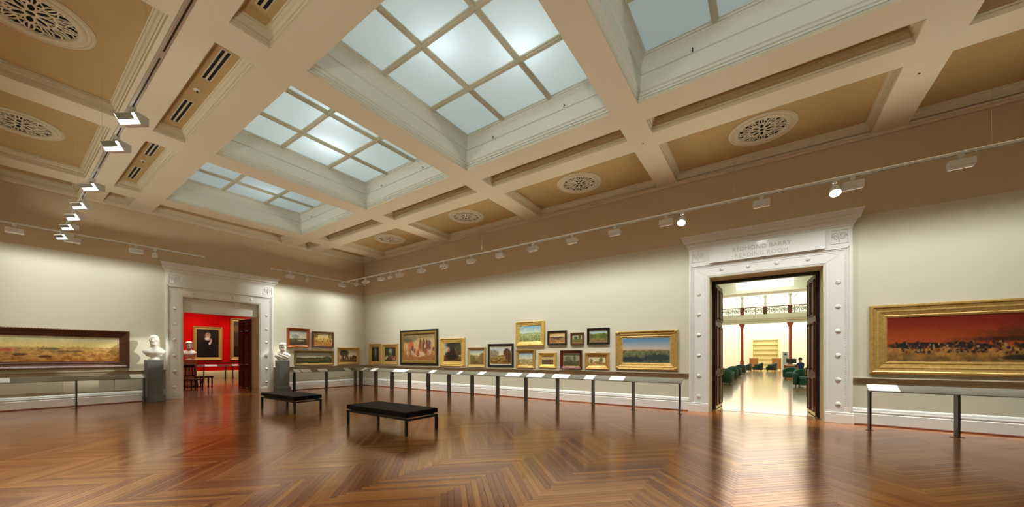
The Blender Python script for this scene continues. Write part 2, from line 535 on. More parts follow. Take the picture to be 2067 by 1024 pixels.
wall_parts(wall_near, 'x', YN, -1, [(XL - WT, XR + WT)], XL - WT, XR + WT, None)

SKP = [(0, 0.03), (-.05, .03), (-.05, .235), (-.040, .245), (-.040, .262), (-.046, .268), (-.046, .29), (-.04, .30), (-.034, .335), (-.02, .36), (0, .365)]
RAILP = [(0, .915), (-.02, .918), (-.028, .94), (-.028, .985), (-.055, 1.0), (-.06, 1.015), (-.055, 1.03), (0, 1.035)]
BEADP = [(0, 0), (-.066, 0), (-.066, .018), (-.056, .03), (0, .03)]
CORNP = [(0, ZW), (-.03, ZW), (-.035, ZW + .012), (-.085, ZW + .03), (-.10, ZW + .05), (-.13, ZS - .004), (-.13, ZS + .02), (0, ZS + .02)]
def run_R(name, prof, y0, y1, m, parent):          # along the right wall
    return MB().extrude_x(prof, -y1, -y0).build(name, m, parent, (XR, 0, 0), -PI / 2)
def run_F(name, prof, x0, x1, m, parent):
    return MB().extrude_x(prof, x0, x1).build(name, m, parent, (0, YF, 0))
def run_L(name, prof, y0, y1, m, parent):
    return MB().extrude_x(prof, y0, y1).build(name, m, parent, (XL, 0, 0), PI / 2)
def run_N(name, prof, x0, x1, m, parent):
    return MB().extrude_x(prof, -x1, -x0).build(name, m, parent, (0, YN, 0), PI)
AR0, AR1 = -1.60, 1.66                             # outer edges of the reading room surround
AF0, AF1 = 3.34, 6.63                              # outer edges of the red room surround
bb = struct('baseboard_right', 'white stepped skirting board along the wall of gold framed pictures', 'skirting')
for y0, y1 in ((AR1, YF), (YN, AR0)):
    run_R('skirting', SKP, y0, y1, M['skirting_paint'], bb); run_R('floor_bead', BEADP, y0, y1, M['timber_bead'], bb)
bb = struct('baseboard_far', 'white stepped skirting board along the red doorway wall', 'skirting')
for x0, x1 in ((XL, AF0), (AF1, XR)):
    run_F('skirting', SKP, x0, x1, M['skirting_paint'], bb); run_F('floor_bead', BEADP, x0, x1, M['timber_bead'], bb)
bb = struct('baseboard_left', 'white stepped skirting board on the wall beside the viewer', 'skirting')
run_L('skirting', SKP, YN, YF, M['skirting_paint'], bb)
bb = struct('baseboard_near', 'white stepped skirting board on the wall behind the viewer', 'skirting')
run_N('skirting', SKP, XL, XR, M['skirting_paint'], bb)
tr1 = struct('trim_1', 'taupe dado rail below the gold framed pictures', 'dado rail')
for y0, y1 in ((AR1, YF), (YN, AR0)): run_R('dado_rail', RAILP, y0, y1, M['rail_paint'], tr1)
tr2 = struct('trim_2', 'taupe dado rail on the red doorway wall', 'dado rail')
for x0, x1 in ((XL, AF0), (AF1, XR)): run_F('dado_rail', RAILP, x0, x1, M['rail_paint'], tr2)
tr3 = struct('trim_3', 'taupe dado rail on the wall beside the viewer', 'dado rail')
run_L('dado_rail', RAILP, YN, YF, M['rail_paint'], tr3)
# dado panels on the far wall
for x0, x1, d in ((XL, 1.14, .03), (1.15, 2.16, .014), (2.17, AF0 - .02, .014), (AF1 + .02, 7.6, .012), (7.61, 9.0, .012), (9.01, XR - .02, .012)):
    MB().box(x0, x1, YF - d, YF + .002, .40 if d < .02 else .44, .915).build('dado_panel', M['dado_paint'], wall_far, bevel=.004)

# ------------------------------------------------------------------ door surrounds
def surround(name, label, loc, rot, w0, w1, o0, o1, panel):
    """w0..w1 opening, o0..o1 outer edges, local x along the wall, -y into the room"""
    t = struct(name, label, 'door surround'); t.location = loc; t.rotation_euler = (0, 0, rot)
    tp = M['trim_paint']
    # architrave: profile swept up, over and down
    band = 0.44
    for side, x_out, x_in in (('l', o0, w0), ('r', o1, w1)):
        s = 1 if side == 'l' else -1
        ww = abs(x_in - x_out)
        prof = [(0, 0), (0, -.085), (.055, -.085), (.06, -.06), (.085, -.06), (.09, -.045), (.125, -.045), (.13, -.035), (ww - .09, -.035), (ww - .085, -.05), (ww - .03, -.05), (ww - .02, -.04), (ww, -.04), (ww, 0)]
        top = DZ + .36
        mb = MB(); n = len(prof)
        v = []
        for d, y in prof: v.append((x_out + s * d, y, .245))
        for d, y in prof: v.append((x_out + s * d, y, max(DZ + .005, top + .0 - d * .95) if d > 0.1 else top))
        mb.add(v, [(i, i + 1, n + i + 1, n + i) for i in range(n - 1)] + [tuple(range(n)), tuple(range(n, 2 * n))])
        mb.build('jamb_casing', tp, t)
        pl = MB().box(min(x_out - s * .02, x_in), max(x_out - s * .02, x_in), -.105, 0, 0, .20)
        pl.box(min(x_out - s * .01, x_in), max(x_out - s * .01, x_in), -.092, 0, .20, .245)
        pl.build('plinth_block', tp, t, bevel=.006)
        xc = x_out + s * .235
        z = .42
        while z < DZ + .1:                          # raised round bosses up each side
            MB().lathe([(.001, -.032), (.018, -.030), (.036, -.022), (.048, -.009), (.054, 0.0)], 16).xform(Matrix.Translation((xc, -.034, z)) @ Matrix.Rotation(-PI / 2, 4, 'X')).build('boss', tp, t, smooth=True)
            z += .545
        xb = x_out + s * .108
        bd = MB(); z = .30
        while z < DZ + .2:
            bd.ball((xb, -.046, z), .011, .009, .018, 6, 4); z += .05
        o = bd.build('bead_moulding', tp, t, smooth=True)
    # head casing
    prof = [(0, 0), (0, -.04), (.02, -.04), (.03, -.05), (.085, -.05), (.09, -.035), (.23, -.035), (.235, -.045), (.27, -.045), (.275, -.06), (.30, -.06), (.305, -.085), (.36, -.085), (.36, 0)]
    mb = MB(); n = len(prof); v = []
    for d, y in prof: v.append((w0 - d * 1.2, y, DZ + d))
    for d, y in prof: v.append((w1 + d * 1.2, y, DZ + d))
    mb.add(v, [(i, i + 1, n + i + 1, n + i) for i in range(n - 1)] + [tuple(range(n)), tuple(range(n, 2 * n))])
    mb.build('head_casing', tp, t)
    for k in range(4):
        x = w0 + (w1 - w0) * (k + .5) / 4
        MB().lathe([(.001, -.04), (.016, -.037), (.032, -.027), (.044, -.009), (.050, 0.0)], 16).xform(Matrix.Translation((x, -.034, DZ + .16)) @ Matrix.Rotation(-PI / 2, 4, 'X')).build('boss', tp, t, smooth=True)
    # frieze with carved end blocks
    MB().box(o0, o1, -.075, 0, DZ + .36, 4.36).build('frieze', tp, t, bevel=.004)
    for x0, x1 in ((o0 + .06, o0 + .38), (o1 - .38, o1 - .06)):
        e = MB().frame(x0, x1, DZ + .42, 4.32, [(0, -.075), (0, -.09), (.02, -.09), (.025, -.078)]).build('frieze_block', tp, t)
        xc, zc = (x0 + x1) / 2, (DZ + .42 + 4.32) / 2
        sc = MB()
        for sgn in (-1, 1):
            pts = []
            for q in range(22):
                a = q / 21 * 3.6 * PI; r = .068 * (1 - q / 24)
                pts.append((xc + sgn * (.062 + r * math.cos(a) * .9), -.082, zc + r * math.sin(a) * 1.4))
            sc.tube(pts, .009, 5)
        sc.tube([(xc, -.082, zc - .13), (xc, -.09, zc), (xc, -.082, zc + .13)], [.006, .016, .006], 6)
        sc.build('carved_scroll', tp, t, smooth=True)
    # cornice
    prof = [(0, 4.30), (-.08, 4.30), (-.085, 4.36), (-.10, 4.37), (-.10, 4.40), (-.12, 4.41), (-.135, 4.45), (-.135, 4.47), (-.19, 4.49), (-.20, 4.53), (-.20, 4.56), (-.215, 4.575), (-.225, 4.62), (-.245, 4.66), (-.25, 4.685), (0, 4.685)]
    mb = MB(); n = len(prof); v = []
    for y, z in prof: v.append((o0 + .075 + y + .0, y, z))
    for y, z in prof: v.append((o1 - .075 - y, y, z))
    mb.add(v, [(i, (i + 1) % n, n + (i + 1) % n, n + i) for i in range(n)] + [tuple(range(n - 1, -1, -1)), tuple(range(n, 2 * n))])
    mb.build('cornice', tp, t)
    # jamb linings (reveals)
    MB().box(w0 - .004, w0 + .02, -.03, WT, 0, DZ).build('reveal', M['moulding_paint'], t)
    MB().box(w1 - .02, w1 + .004, -.03, WT, 0, DZ).build('reveal', M['moulding_paint'], t)
    MB().box(w0, w1, -.03, WT, DZ - .02, DZ + .004).build('head_reveal', M['moulding_paint'], t)
    if panel:
        MB().box(w0 + .02, w1 - .02, .12, .30, 3.05, DZ - .02).build('transom_panel', tp, t)
        MB().frame(w0 + .03, w1 - .03, 3.06, DZ - .03, [(0, .12), (0, .10), (.05, .10), (.06, .118)]).build('panel_moulding', tp, t)
    return t
surround('trim_4', 'tall white carved door surround under the reading room sign', (XR, 0, 0), -PI / 2, -RY1, -RY0, -AR1, -AR0, False)
surround('trim_5', 'tall white carved door surround framing the red room', (0, YF, 0), 0, FX0, FX1, AF0, AF1, True)

# reading room sign
sg = thing('door_sign', 'white sign lettered REDMOND BARRY READING ROOM over the doorway', 'sign', (XR - .13, .02, 4.115), -PI / 2)
MB().box(-1.155, 1.155, -.018, .052, -.20, .20).build('panel', M['sign_white'], sg, bevel=.004)
for txt, z, size in (('REDMOND BARRY', .015, .135), ('READING ROOM', -.150, .135)):
    cu = bpy.data.curves.new('lettering', 'FONT'); cu.body = txt; cu.size = size; cu.align_x = 'CENTER'; cu.extrude = .006; cu.space_character = 1.08
    to = bpy.data.objects.new('tmp', cu); C.objects.link(to)
    dg = bpy.context.evaluated_depsgraph_get()
    me = bpy.data.meshes.new_from_object(to.evaluated_get(dg)); me.materials.clear(); me.materials.append(M['letter_grey'])
    bpy.data.objects.remove(to)
    bm = bmesh.new(); bm.from_mesh(me)
    bmesh.ops.remove_doubles(bm, verts=bm.verts, dist=1e-5)
    todo = set(bm.verts); 
    while todo:                                           # one object per letter
        stack = [todo.pop()]; isl = set(stack)
        while stack:
            vtx = stack.pop()
            for e_ in vtx.link_edges:
                o_ = e_.other_vert(vtx)
                if o_ in todo: todo.discard(o_); isl.add(o_); stack.append(o_)
        il = list(isl); ix = {v_: k_ for k_, v_ in enumerate(il)}
        fl_ = [tuple(ix[v_] for v_ in f_.verts) for f_ in bm.faces if f_.verts[0] in isl]
        mm = MB().add([tuple(v_.co) for v_ in il], fl_)
        lo = mm.build('letter', M['letter_grey'], sg)
        lo.location = (-.04, -.020, z); lo.rotation_euler = (PI / 2, 0, 0)
    bm.free()

# ------------------------------------------------------------------ doors
def door_leaf(parent_name, label, hinge, ang, width, height, swing, handle_side):
    """leaf from the hinge along local +x, thickness along y"""
    t = struct(parent_name, label, 'door'); t.location = hinge; t.rotation_euler = (0, 0, ang)
    th = .06
    lf = MB().box(0, width, -th / 2, th / 2, .01, height).build('leaf', M['door_wood'], t, bevel=.004)
    rows = [(.10, .95), (1.10, 2.35), (2.50, height - .12)]
    for side in (-1, 1):
        for z0, z1 in rows:
            for x0, x1 in ((.10, width / 2 - .05), (width / 2 + .05, width - .10)):
                fr = MB().frame(x0, x1, z0, z1, [(0, 0), (0, -.022), (.018, -.026), (.03, -.022), (.045, -.004), (.05, 0)])
                fr.xform(Matrix.Translation((0, side * -th / 2 * -1, 0)) @ (Matrix.Identity(4) if side < 0 else Matrix.Scale(-1, 4, (0, 1, 0))) if side > 0 else Matrix.Translation((0, -th / 2, 0)))
                fr.build('panel_moulding', M['door_wood'], lf)
                pn = MB().box(x0 + .08, x1 - .08, -.012, .012, z0 + .08, z1 - .08)
                pn.xform(Matrix.Translation((0, side * th / 2, 0)))
                pn.build('raised_panel', M['door_wood'], lf, bevel=.010)
        ph = MB().box(width - .10, width - .04, side * (th / 2) - .004, side * (th / 2) + .004, .92, 1.18)
        pl = ph.build('push_plate', M['brass'], t)
        hb = MB().tube([(width - .07, side * th / 2, .97), (width - .07, side * (th / 2 + .05), .98), (width - .07, side * (th / 2 + .05), 1.12), (width - .07, side * th / 2, 1.13)], .011, 8)
        hb.build('pull_handle', M['brass'], pl, smooth=True)
        MB().box(.03, width - .03, side * (th / 2) - .003, side * (th / 2) + .003, .02, .26).build('kick_plate', M['brass'], t)
    return t
door_leaf('door_1', 'dark timber door leaf open at the reading room, sign side left', (XR + WT - .03, RY1 - .06, 0), math.radians(-4), 1.12, DZ - .06, 1, 1)
door_leaf('door_2', 'dark timber door leaf open at the reading room, nearest the red battle picture', (XR + WT - .03, RY0 + .06, 0), math.radians(4), 1.12, DZ - .06, 1, 1)
door_leaf('door_3', 'dark panelled door leaf standing open into the red room', (FX1 - .05, YF + WT - .03, 0), math.radians(92), 1.12, 3.04, 1, 1)
door_leaf('door_4', 'dark panelled door leaf folded back behind the red room doorway', (FX0 + .02, YF + WT - .03, 0), math.radians(112), 1.12, 3.04, 1, 1)
# dark door stop head above the reading room leaves
MB().box(XR + WT - .12, XR + WT, RY0, RY1, DZ - .10, DZ - .02).build('door_stop', M['black_wood'], bpy.data.objects['trim_4']).matrix_parent_inverse = bpy.data.objects['trim_4'].matrix_basis.inverted()
for y0, y1 in ((RY0, RY0 + .06), (RY1 - .06, RY1)):
    MB().box(XR + WT - .12, XR + WT, y0, y1, 0, DZ - .02).build('door_stop', M['black_wood'], bpy.data.objects['trim_4']).matrix_parent_inverse = bpy.data.objects['trim_4'].matrix_basis.inverted()

# ------------------------------------------------------------------ ceiling
XI = [('sq', -.79, 1.39), ('na', 1.91, 2.44), ('sk', 2.98, 6.93), ('na', 7.50, 8.01), ('sq', 8.53, 10.70)]
YI = [('end', -7.97, -6.85), ('bay', -6.20, -2.42), ('bay', -1.88, 1.945), ('bay', 2.466, 6.245), ('bay', 6.81, 10.57), ('bay', 11.18, 14.87), ('end', 15.52, 16.64)]
ceiling = struct('ceiling', 'coffered tan and cream ceiling of crossing beams around the skylights', 'ceiling')
xs = sorted({XL, XR} | {v for _, a, b in XI for v in (a, b)})
ys = sorted({YN, YF} | {v for _, a, b in YI for v in (a, b)})
sof = MB()
grid = {}
def gi(i, j):
    if (i, j) not in grid:
        grid[(i, j)] = len(sof.v); sof.v.append((xs[i], ys[j], ZS))
    return grid[(i, j)]
for i in range(len(xs) - 1):
    for j in range(len(ys) - 1):
        xm, ym = (xs[i] + xs[i + 1]) / 2, (ys[j] + ys[j + 1]) / 2
        if any(a < xm < b for _, a, b in XI) and any(a < ym < b for _, a, b in YI): continue
        sof.f.append((gi(i, j), gi(i, j + 1), gi(i + 1, j + 1), gi(i + 1, j)))
so = sof.build('beam_soffit', M['soffit_paint'], ceiling)
sm = so.modifiers.new('thick', 'SOLIDIFY'); sm.thickness = .04; sm.offset = 1 if so.data.polygons[0].normal.z < 0 else -1
sm.offset = -1
COFP = [(0, ZS), (.0, ZS + .03), (.018, ZS + .035), (.018, ZS + .075), (.045, ZS + .095), (.06, ZS + .125), (.085, ZS + .14), (.085, ZS + .165), (.10, ZS + .17), (.10, ZP)]
for kx, x0, x1 in XI:
    for ky, y0, y1 in YI:
        if kx == 'sk' and ky == 'bay': continue
        MB().hole(x0, x1, y0, y1, COFP).build('coffer_moulding', M['moulding_paint'], ceiling)
        MB().box(x0 + .095, x1 - .095, y0 + .095, y1 - .095, ZP, ZP + .03).build('coffer_panel', M['coffer_panel_paint'], ceiling)
run_R('cornice', CORNP, YN, YF, M['soffit_paint'], ceiling)
run_F('cornice', CORNP, XL, XR, M['soffit_paint'], ceiling)
run_L('cornice', CORNP, YN, YF, M['soffit_paint'], ceiling)
run_N('cornice', CORNP, XL, XR, M['soffit_paint'], ceiling)
# shell above the ceiling so no daylight leaks in
MB().box(XL - WT, XR + WT, YN - WT, YF + WT, 8.6, 8.7).build('roof_deck', M['room_white'], ceiling)

# ------------------------------------------------------------------ skylights
WELP = [(0, ZS - .004), (0, ZS + .02), (.022, ZS + .022), (.022, ZS + .055), (.045, ZS + .062), (.055, ZS + .10), (.075, ZS + .115), (.075, ZS + .40),
        (.10, ZS + .41), (.10, ZS + .445), (.085, ZS + .45), (.085, ZS + .50), (.09, ZS + .55), (.105, ZS + .60), (.13, ZS + .64), (.15, ZS + .66), (.15, ZS + .68), (.175, ZS + .685), (.175, ZS + .71), (.20, ZS + .715), (.20, ZG + .03)]
sk_names = {0: 'skylight over the near end of the gallery, out of view', 1: 'dim blue skylight at the top right above the reading room door',
            2: 'brightest largest skylight with glowing spots, top centre', 3: 'bright skylight second from the far wall',
            4: 'small dim skylight nearest the red room doorway'}
attic = {0: [(4.4, -4.9, .5)], 1: [(4.2, -.6, .7)], 2: [(4.50, 4.72, 1.0), (5.42, 3.55, 1.15)], 3: [(5.05, 9.35, 1.5), (4.5, 8.0, .9)], 4: [(5.3, 13.6, .55), (4.0, 12.3, .4)]}
bays = [(y0, y1) for k, y0, y1 in YI if k == 'bay']
for n, (y0, y1) in enumerate(bays):
    x0, x1 = 2.98, 6.93
    t = struct('window_%d' % (n + 1), sk_names[n], 'skylight')
    MB().hole(x0, x1, y0, y1, WELP).build('well_moulding', M['well_paint'], t)
    gx = [x0 + .19, (x0 + x1) / 2 - .62, (x0 + x1) / 2 + .62, x1 - .19]
    gy = [y0 + .19, (y0 + y1) / 2 - .62, (y0 + y1) / 2 + .62, y1 - .19]
    bw = .055
    def bar(u0, u1, v, axis):
        prof = [(-bw, ZG - .0), (-bw, ZG - .03), (-.032, ZG - .045), (-.032, ZG - .06), (-.012, ZG - .072), (.012, ZG - .072), (.032, ZG - .06), (.032, ZG - .045), (bw, ZG - .03), (bw, ZG)]
        mb = MB().extrude_x(prof, u0, u1)
        if axis == 'y': mb.xform(Matrix.Translation((v, 0, 0)) @ Matrix.Rotation(PI / 2, 4, 'Z'))
        else: mb.xform(Matrix.Translation((0, v, 0)))
        mb.build('glazing_bar', M['mullion_paint'], t)
    for k in (1, 2):
        bar(gx[0], gx[3], gy[k], 'x'); bar(gy[0], gy[3], gx[k], 'y')
    for i in range(3):
        for j in range(3):
            MB().box(gx[i] - .02, gx[i + 1] + .02, gy[j] - .02, gy[j + 1] + .02, ZG + .002, ZG + .012).mesh
            p = MB().quad((gx[i] - .0, gy[j], ZG + .004), (gx[i + 1], gy[j], ZG + .004), (gx[i + 1], gy[j + 1], ZG + .004), (gx[i], gy[j + 1], ZG + .004))
            p.build('pane', M['frosted_glass'], t)
    for x in (x0 + 1.0, x1 - 1.0):                      # small hooks under the cove
        pass
    for yy in (y0 + .95, y1 - .95):
        MB().tube([(x1 - .10, yy, ZS + .455), (x1 - .14, yy, ZS + .455), (x1 - .145, yy, ZS + .41), (x1 - .125, yy, ZS + .40)], .009, 6).build('hook', M['black_metal'], t)
    sh = MB()
    sh.box(x0 + .1, x0 + .15, y0 + .1, y1 - .1, ZG + .02, 8.55); sh.box(x1 - .15, x1 - .1, y0 + .1, y1 - .1, ZG + .02, 8.55)
    sh.box(x0 + .15, x1 - .15, y0 + .1, y0 + .15, ZG + .02, 8.55); sh.box(x0 + .15, x1 - .15, y1 - .15, y1 - .1, ZG + .02, 8.55)
    sh.build('light_shaft', M['room_white'], t)
    for x, y, s in attic[n]:
        d = bpy.data.lights.new('attic_lamp', 'POINT'); d.energy = P_ATTIC * s; d.color = (.88, .97, 1.0); d.shadow_soft_size = .08
        lo = bpy.data.objects.new('attic_lamp', d); C.objects.link(lo); lo.location = (x, y, ZG + .52); lo.parent = t

# ------------------------------------------------------------------ ceiling vents
def make_vent():
    t = thing('ceiling_vent', 'round pierced plaster vent', 'vent')
    R = .43
    MB().lathe([(.63, .0), (.63, -.012), (.605, -.030), (.585, -.030), (.575, -.018), (.535, -.018), (.525, -.034), (.49, -.045), (.45, -.04), (.435, -.02), (.435, .0)], 56, cap=False).build('rim', M['moulding_paint'], t, smooth=False)
    MB().lathe([(.002, -.001), (.44, -.001)], 40, cap=False).build('dark_opening', M['black_void'], t)
    g = MB()
    def ribbon(pts, w=.012, z=-.018, closed=False):
        n = len(pts); v = []
        for i, p in enumerate(pts):
            a = Vector(pts[(i - 1) % n] if closed else pts[max(i - 1, 0)]); b = Vector(pts[(i + 1) % n] if closed else pts[min(i + 1, n - 1)])
            d = (b - a).normalized(); nx, ny = -d.y * w, d.x * w
            v += [(p[0] + nx, p[1] + ny, z), (p[0] - nx, p[1] - ny, z), (p[0] + nx, p[1] + ny, z + .012), (p[0] - nx, p[1] - ny, z + .012)]
        f = []
        for i in range(n if closed else n - 1):
            a, b = i * 4, ((i + 1) % n) * 4
            f += [(a, b, b + 1, a + 1), (a, a + 2, b + 2, b), (a + 1, b + 1, b + 3, a + 3)]
        g.add(v, f)
    def loop(cx, cy, rx, ry, rot, n=14):
        return [(cx + rx * math.cos(q) * math.cos(rot) - ry * math.sin(q) * math.sin(rot), cy + rx * math.cos(q) * math.sin(rot) + ry * math.sin(q) * math.cos(rot)) for q in [2 * PI * k / n for k in range(n)]]
    ribbon(loop(0, 0, .06, .06, 0), .014, closed=True)
    ribbon(loop(0, 0, .24, .24, 0, 40), .010, closed=True)
    for k in range(8):
        a = 2 * PI * k / 8
        ribbon(loop(.15 * math.cos(a), .15 * math.sin(a), .085, .045, a), .011, closed=True)
        a2 = a + PI / 8
        ribbon([(.06 * math.cos(a2), .06 * math.sin(a2)), (.24 * math.cos(a2), .24 * math.sin(a2))], .009)
    for k in range(12):
        a = 2 * PI * k / 12
        ribbon(loop(.335 * math.cos(a), .335 * math.sin(a), .095, .05, a), .009, closed=True)
        ribbon([(.25 * math.cos(a), .25 * math.sin(a)), (.41 * math.cos(a), .41 * math.sin(a))], .010)
        a2 = a + PI / 12
        pts = [(r * math.cos(a2 + .10 * math.sin((r - .24) / .19 * 2 * PI)), r * math.sin(a2 + .10 * math.sin((r - .24) / .19 * 2 * PI))) for r in np.linspace(.24, .435, 9)]
        ribbon(pts, .009)
    g.build('grille', M['soffit_paint'], t)
    return t
v0 = make_vent()
used = False
bay_mid = [(a + b) / 2 for a, b in bays]
for x, bi, lab in ((9.615, 1, 'round pierced plaster vent, largest on the right, above the reading room door'), (9.615, 2, 'round pierced vent in the coffer left of the reading room door'),
                   (9.615, 3, 'round pierced vent third along the picture wall, above the bench side'), (9.615, 4, 'smallest round pierced vent, in the coffer nearest the room corner'),
                   (.30, 3, 'large round pierced vent cut off by the top left edge'), (.30, 4, 'round pierced vent on the left below the largest top left one')):
    v = v0 if not used else copy_tree(v0)
    used = True
    v.location = (x, bay_mid[bi], ZP); v['label'] = lab; v['group'] = 'round ceiling vents'
# slot diffusers in the narrow left coffers
slots = [(4.85, 5.85, 'pair of black air slots at the very top left, cut by the frame'), (7.19, 8.19, 'long pair of black air slots above the two nearest floodlights'),
         (9.18, 10.2, 'pair of black air slots beside the nearest floodlight'), (11.57, 12.49, 'pair of short air slots beyond the second coffer, nearer the viewer'), (13.5, 14.48, 'pair of short air slots closest to the far wall')]
for y0, y1, lab in slots:
    t = thing('air_diffuser', lab, 'air vent', (2.17, (y0 + y1) / 2, ZP), 0, 'slot diffusers in the narrow coffers')
    h = (y1 - y0) / 2
    MB().box(-.075, .075, -h - .02, h + .02, -.006, 0).build('plate', M['moulding_paint'], t)
    for dx in (-.036, .036): MB().box(dx - .019, dx + .019, -h, h, -.011, -.006).build('slot', M['black_void'], t)
def sprinkler(loc, lab, grp='small ceiling fittings'):
    t = thing('ceiling_sensor', lab, 'sensor', loc, 0, grp)
    MB().lathe([(.055, 0), (.055, -.008), (.03, -.02), (.001, -.022)], 16, cap=False).build('rose', M['white_metal'], t, smooth=True)
    MB().lathe([(.014, -.018), (.014, -.05), (.001, -.052)], 10, cap=False).build('head', M['dark_steel'], t)
sprinkler((2.17, 8.68, ZP), 'small round ceiling fitting between the two nearer pairs of air slots')
sprinkler((2.17, 12.95, ZP), 'small round ceiling fitting between the two farther pairs of air slots')
sprinkler((8.29, 2.21, ZS), 'small dark ceiling fitting where beams cross above the reading room sign')
sprinkler((8.88, -2.14, ZS), 'small ceiling fitting on the beam at the upper right corner')

# ------------------------------------------------------------------ lighting tracks and lamps
TZ = 4.90
def track(name, label, p0, p1, wires, z=TZ, up=0, upcol=(1.0, .93, .80), upk=1.0):
    p0, p1 = Vector(p0), Vector(p1)
    t = thing(name, label, 'track rail', (p0.x, p0.y, z), math.atan2(p1.y - p0.y, p1.x - p0.x))
    L = (p1 - p0).length
    MB().box(0, L, -.03, .03, 0, .045).build('rail', M['white_metal'], t, bevel=.004)
    a = .12
    while a < L:
        b = min(a + 2.0, L - .1)
        MB().box(a, b, -.007, .007, -.003, 0).build('slot', M['track_slot'], t)
        a = b + .16
    for d in (.0, L - .06): MB().box(d, d + .06, -.034, .034, -.004, .05).build('end_cap', M['white_metal'], t)
    if up:  # unseen uplights, added only to lift the ceiling brightness
        MB().box(.1, L - .1, -.012, .012, .045, .052).build('added_uplight_strip', M['lamp_glass_far'], t)
        k = 1.6
        while k < L:
            wash_light('added_uplight_lamp', t, (k, 0, .075), P_UP * upk, upcol, up); k += 3.3
    k = 0.8
    while k < L:
        MB().tube([(k, 0, .045), (k, 0, ZS - z + (.0))], .0016, 5).build('suspension_wire', M['wire'], t); k += wires
    return t
track('track_rail', 'long white lighting track in front of the gold framed picture wall', (9.33, 15.74), (9.33, -7.5), 3.6, up=-1)
track('track_rail', 'white lighting track before the far left wall, left of the red doorway', (-.7, 15.90), (4.17, 15.90), 2.0)
track('track_rail', 'short white lighting track right of the red doorway', (6.2, 15.90), (10.32, 15.90), 1.6)
track('track_rail', 'white lighting track on the left carrying the glaring floodlights', (1.06, 16.3), (1.06, -7.5), 3.1, 4.83, up=1, upcol=(.97, 1.0, .93), upk=.78)

def washer(label, loc, rot, glass, group, power, col=(.98, 1.0, .965), flood=False):
    """asymmetric washer; local +y faces the wall"""
    t = thing('track_washer', label, 'track light', loc, rot, group)
    MB().box(-.035, .035, -.022, .022, -.05, 0).build('adaptor', M['white_metal'], t)
    MB().tube([(0, 0, -.05), (0, 0, -.10)], .013, 8).build('stem', M['white_metal'], t, smooth=True)
    prof = [(-.085, -.10), (.06, -.10), (.10, -.135), (.02, -.235), (-.085, -.215)]      # (y, z)
    hs = MB().extrude_x(prof, -.15, .15).build('housing', M['white_metal'], t, bevel=.006)
    a, b = Vector((0, .100, -.137)), Vector((0, .022, -.233))
    nrm = Vector((0, b.z - a.z, -(b.y - a.y))).normalized() * -1
    nrm = Vector((0, .79, -.61))
    g = MB()
    o1 = nrm * .012
    g.add([(-.14, a.y, a.z), (.14, a.y, a.z), (.14, b.y, b.z), (-.14, b.y, b.z), (-.12, a.y + o1.y, a.z + o1.z - .01), (.12, a.y + o1.y, a.z + o1.z - .01), (.12, b.y + o1.y, b.z + o1.z + .01), (-.12, b.y + o1.y, b.z + o1.z + .01)],
          [(0, 1, 5, 4), (1, 2, 6, 5), (2, 3, 7, 6), (3, 0, 4, 7), (4, 5, 6, 7)])
    g.build('glass', glass, hs)
    if flood:                                           # grey baffle plate over the upper part of the glass
        pa, pb = a + nrm * .016 + Vector((0, .002, .004)), a + (b - a) * .55 + nrm * .016
        bf = MB().add([(-.118, pa.y, pa.z), (.118, pa.y, pa.z), (.118, pb.y, pb.z), (-.118, pb.y, pb.z)] + [(x_, p_.y + .004, p_.z - .003) for x_, p_ in ((-.118, pa), (.118, pa), (.118, pb), (-.118, pb))],
                      [(0, 1, 2, 3), (4, 7, 6, 5), (0, 4, 5, 1), (1, 5, 6, 2), (2, 6, 7, 3), (3, 7, 4, 0)])
        bf.build('baffle', M['steel'], hs)
    if power:
        c = (a + b) / 2 + nrm * .03
        if flood: spot_light('flood_lamp', t, c + Vector((0, .01, -.02)), (0, .62, -.78), power, col, 120, .8, .06)
        else: wash_light('washer_lamp', t, c + Vector((0, .01, -.03)), power, col)
    return t
RW = [(14.34, 'white wall washer nearest the room corner on the long track'), (13.24, 'second wall washer from the corner on the long track'), (12.03, 'third wall washer from the corner on the long track'),
      (10.71, 'fourth wall washer from the corner on the long track'), (9.52, 'fifth wall washer from the corner on the long track'), (8.21, 'sixth wall washer from the corner on the long track'),
      (6.96, 'seventh wall washer from the corner on the long track'), (5.73, 'eighth wall washer from the corner on the long track'), (4.43, 'ninth wall washer from the corner on the long track'),
      (3.21, 'wall washer left of the doorway, before the spotlight pair'), (1.94, 'wall washer beside the left glowing spotlight over the doorway'), (.04, 'single wall washer above the middle of the reading room door'),
      (-1.39, 'wall washer just right of the right glowing spotlight'), (-2.73, 'wall washer farthest right, above the red battle picture')]
for y, lab in RW:
    washer(lab, (9.33, y, TZ), -PI / 2, M['lamp_glass_far'], 'wall washers on the long track', P_WASH)
washer('white wall washer on the long track just past the right edge of view', (9.33, -4.1, TZ), -PI / 2, M['lamp_glass_far'], 'wall washers on the long track', P_WASH)
for x, lab in ((.3, 'wall washer on the far left track at the frame edge'), (1.25, 'wall washer hidden behind the last floodlights on the far left track'), (2.51, 'wall washer left of the red doorway on the far left track'), (6.92, 'wall washer on the short track right of the red doorway'), (9.14, 'wall washer near the corner on the short track')):
    washer(lab, (x, 15.90, TZ), 0, M['lamp_glass_far'], 'wall washers before the far wall', P_WASH * (.5 if x < 5 else .95))
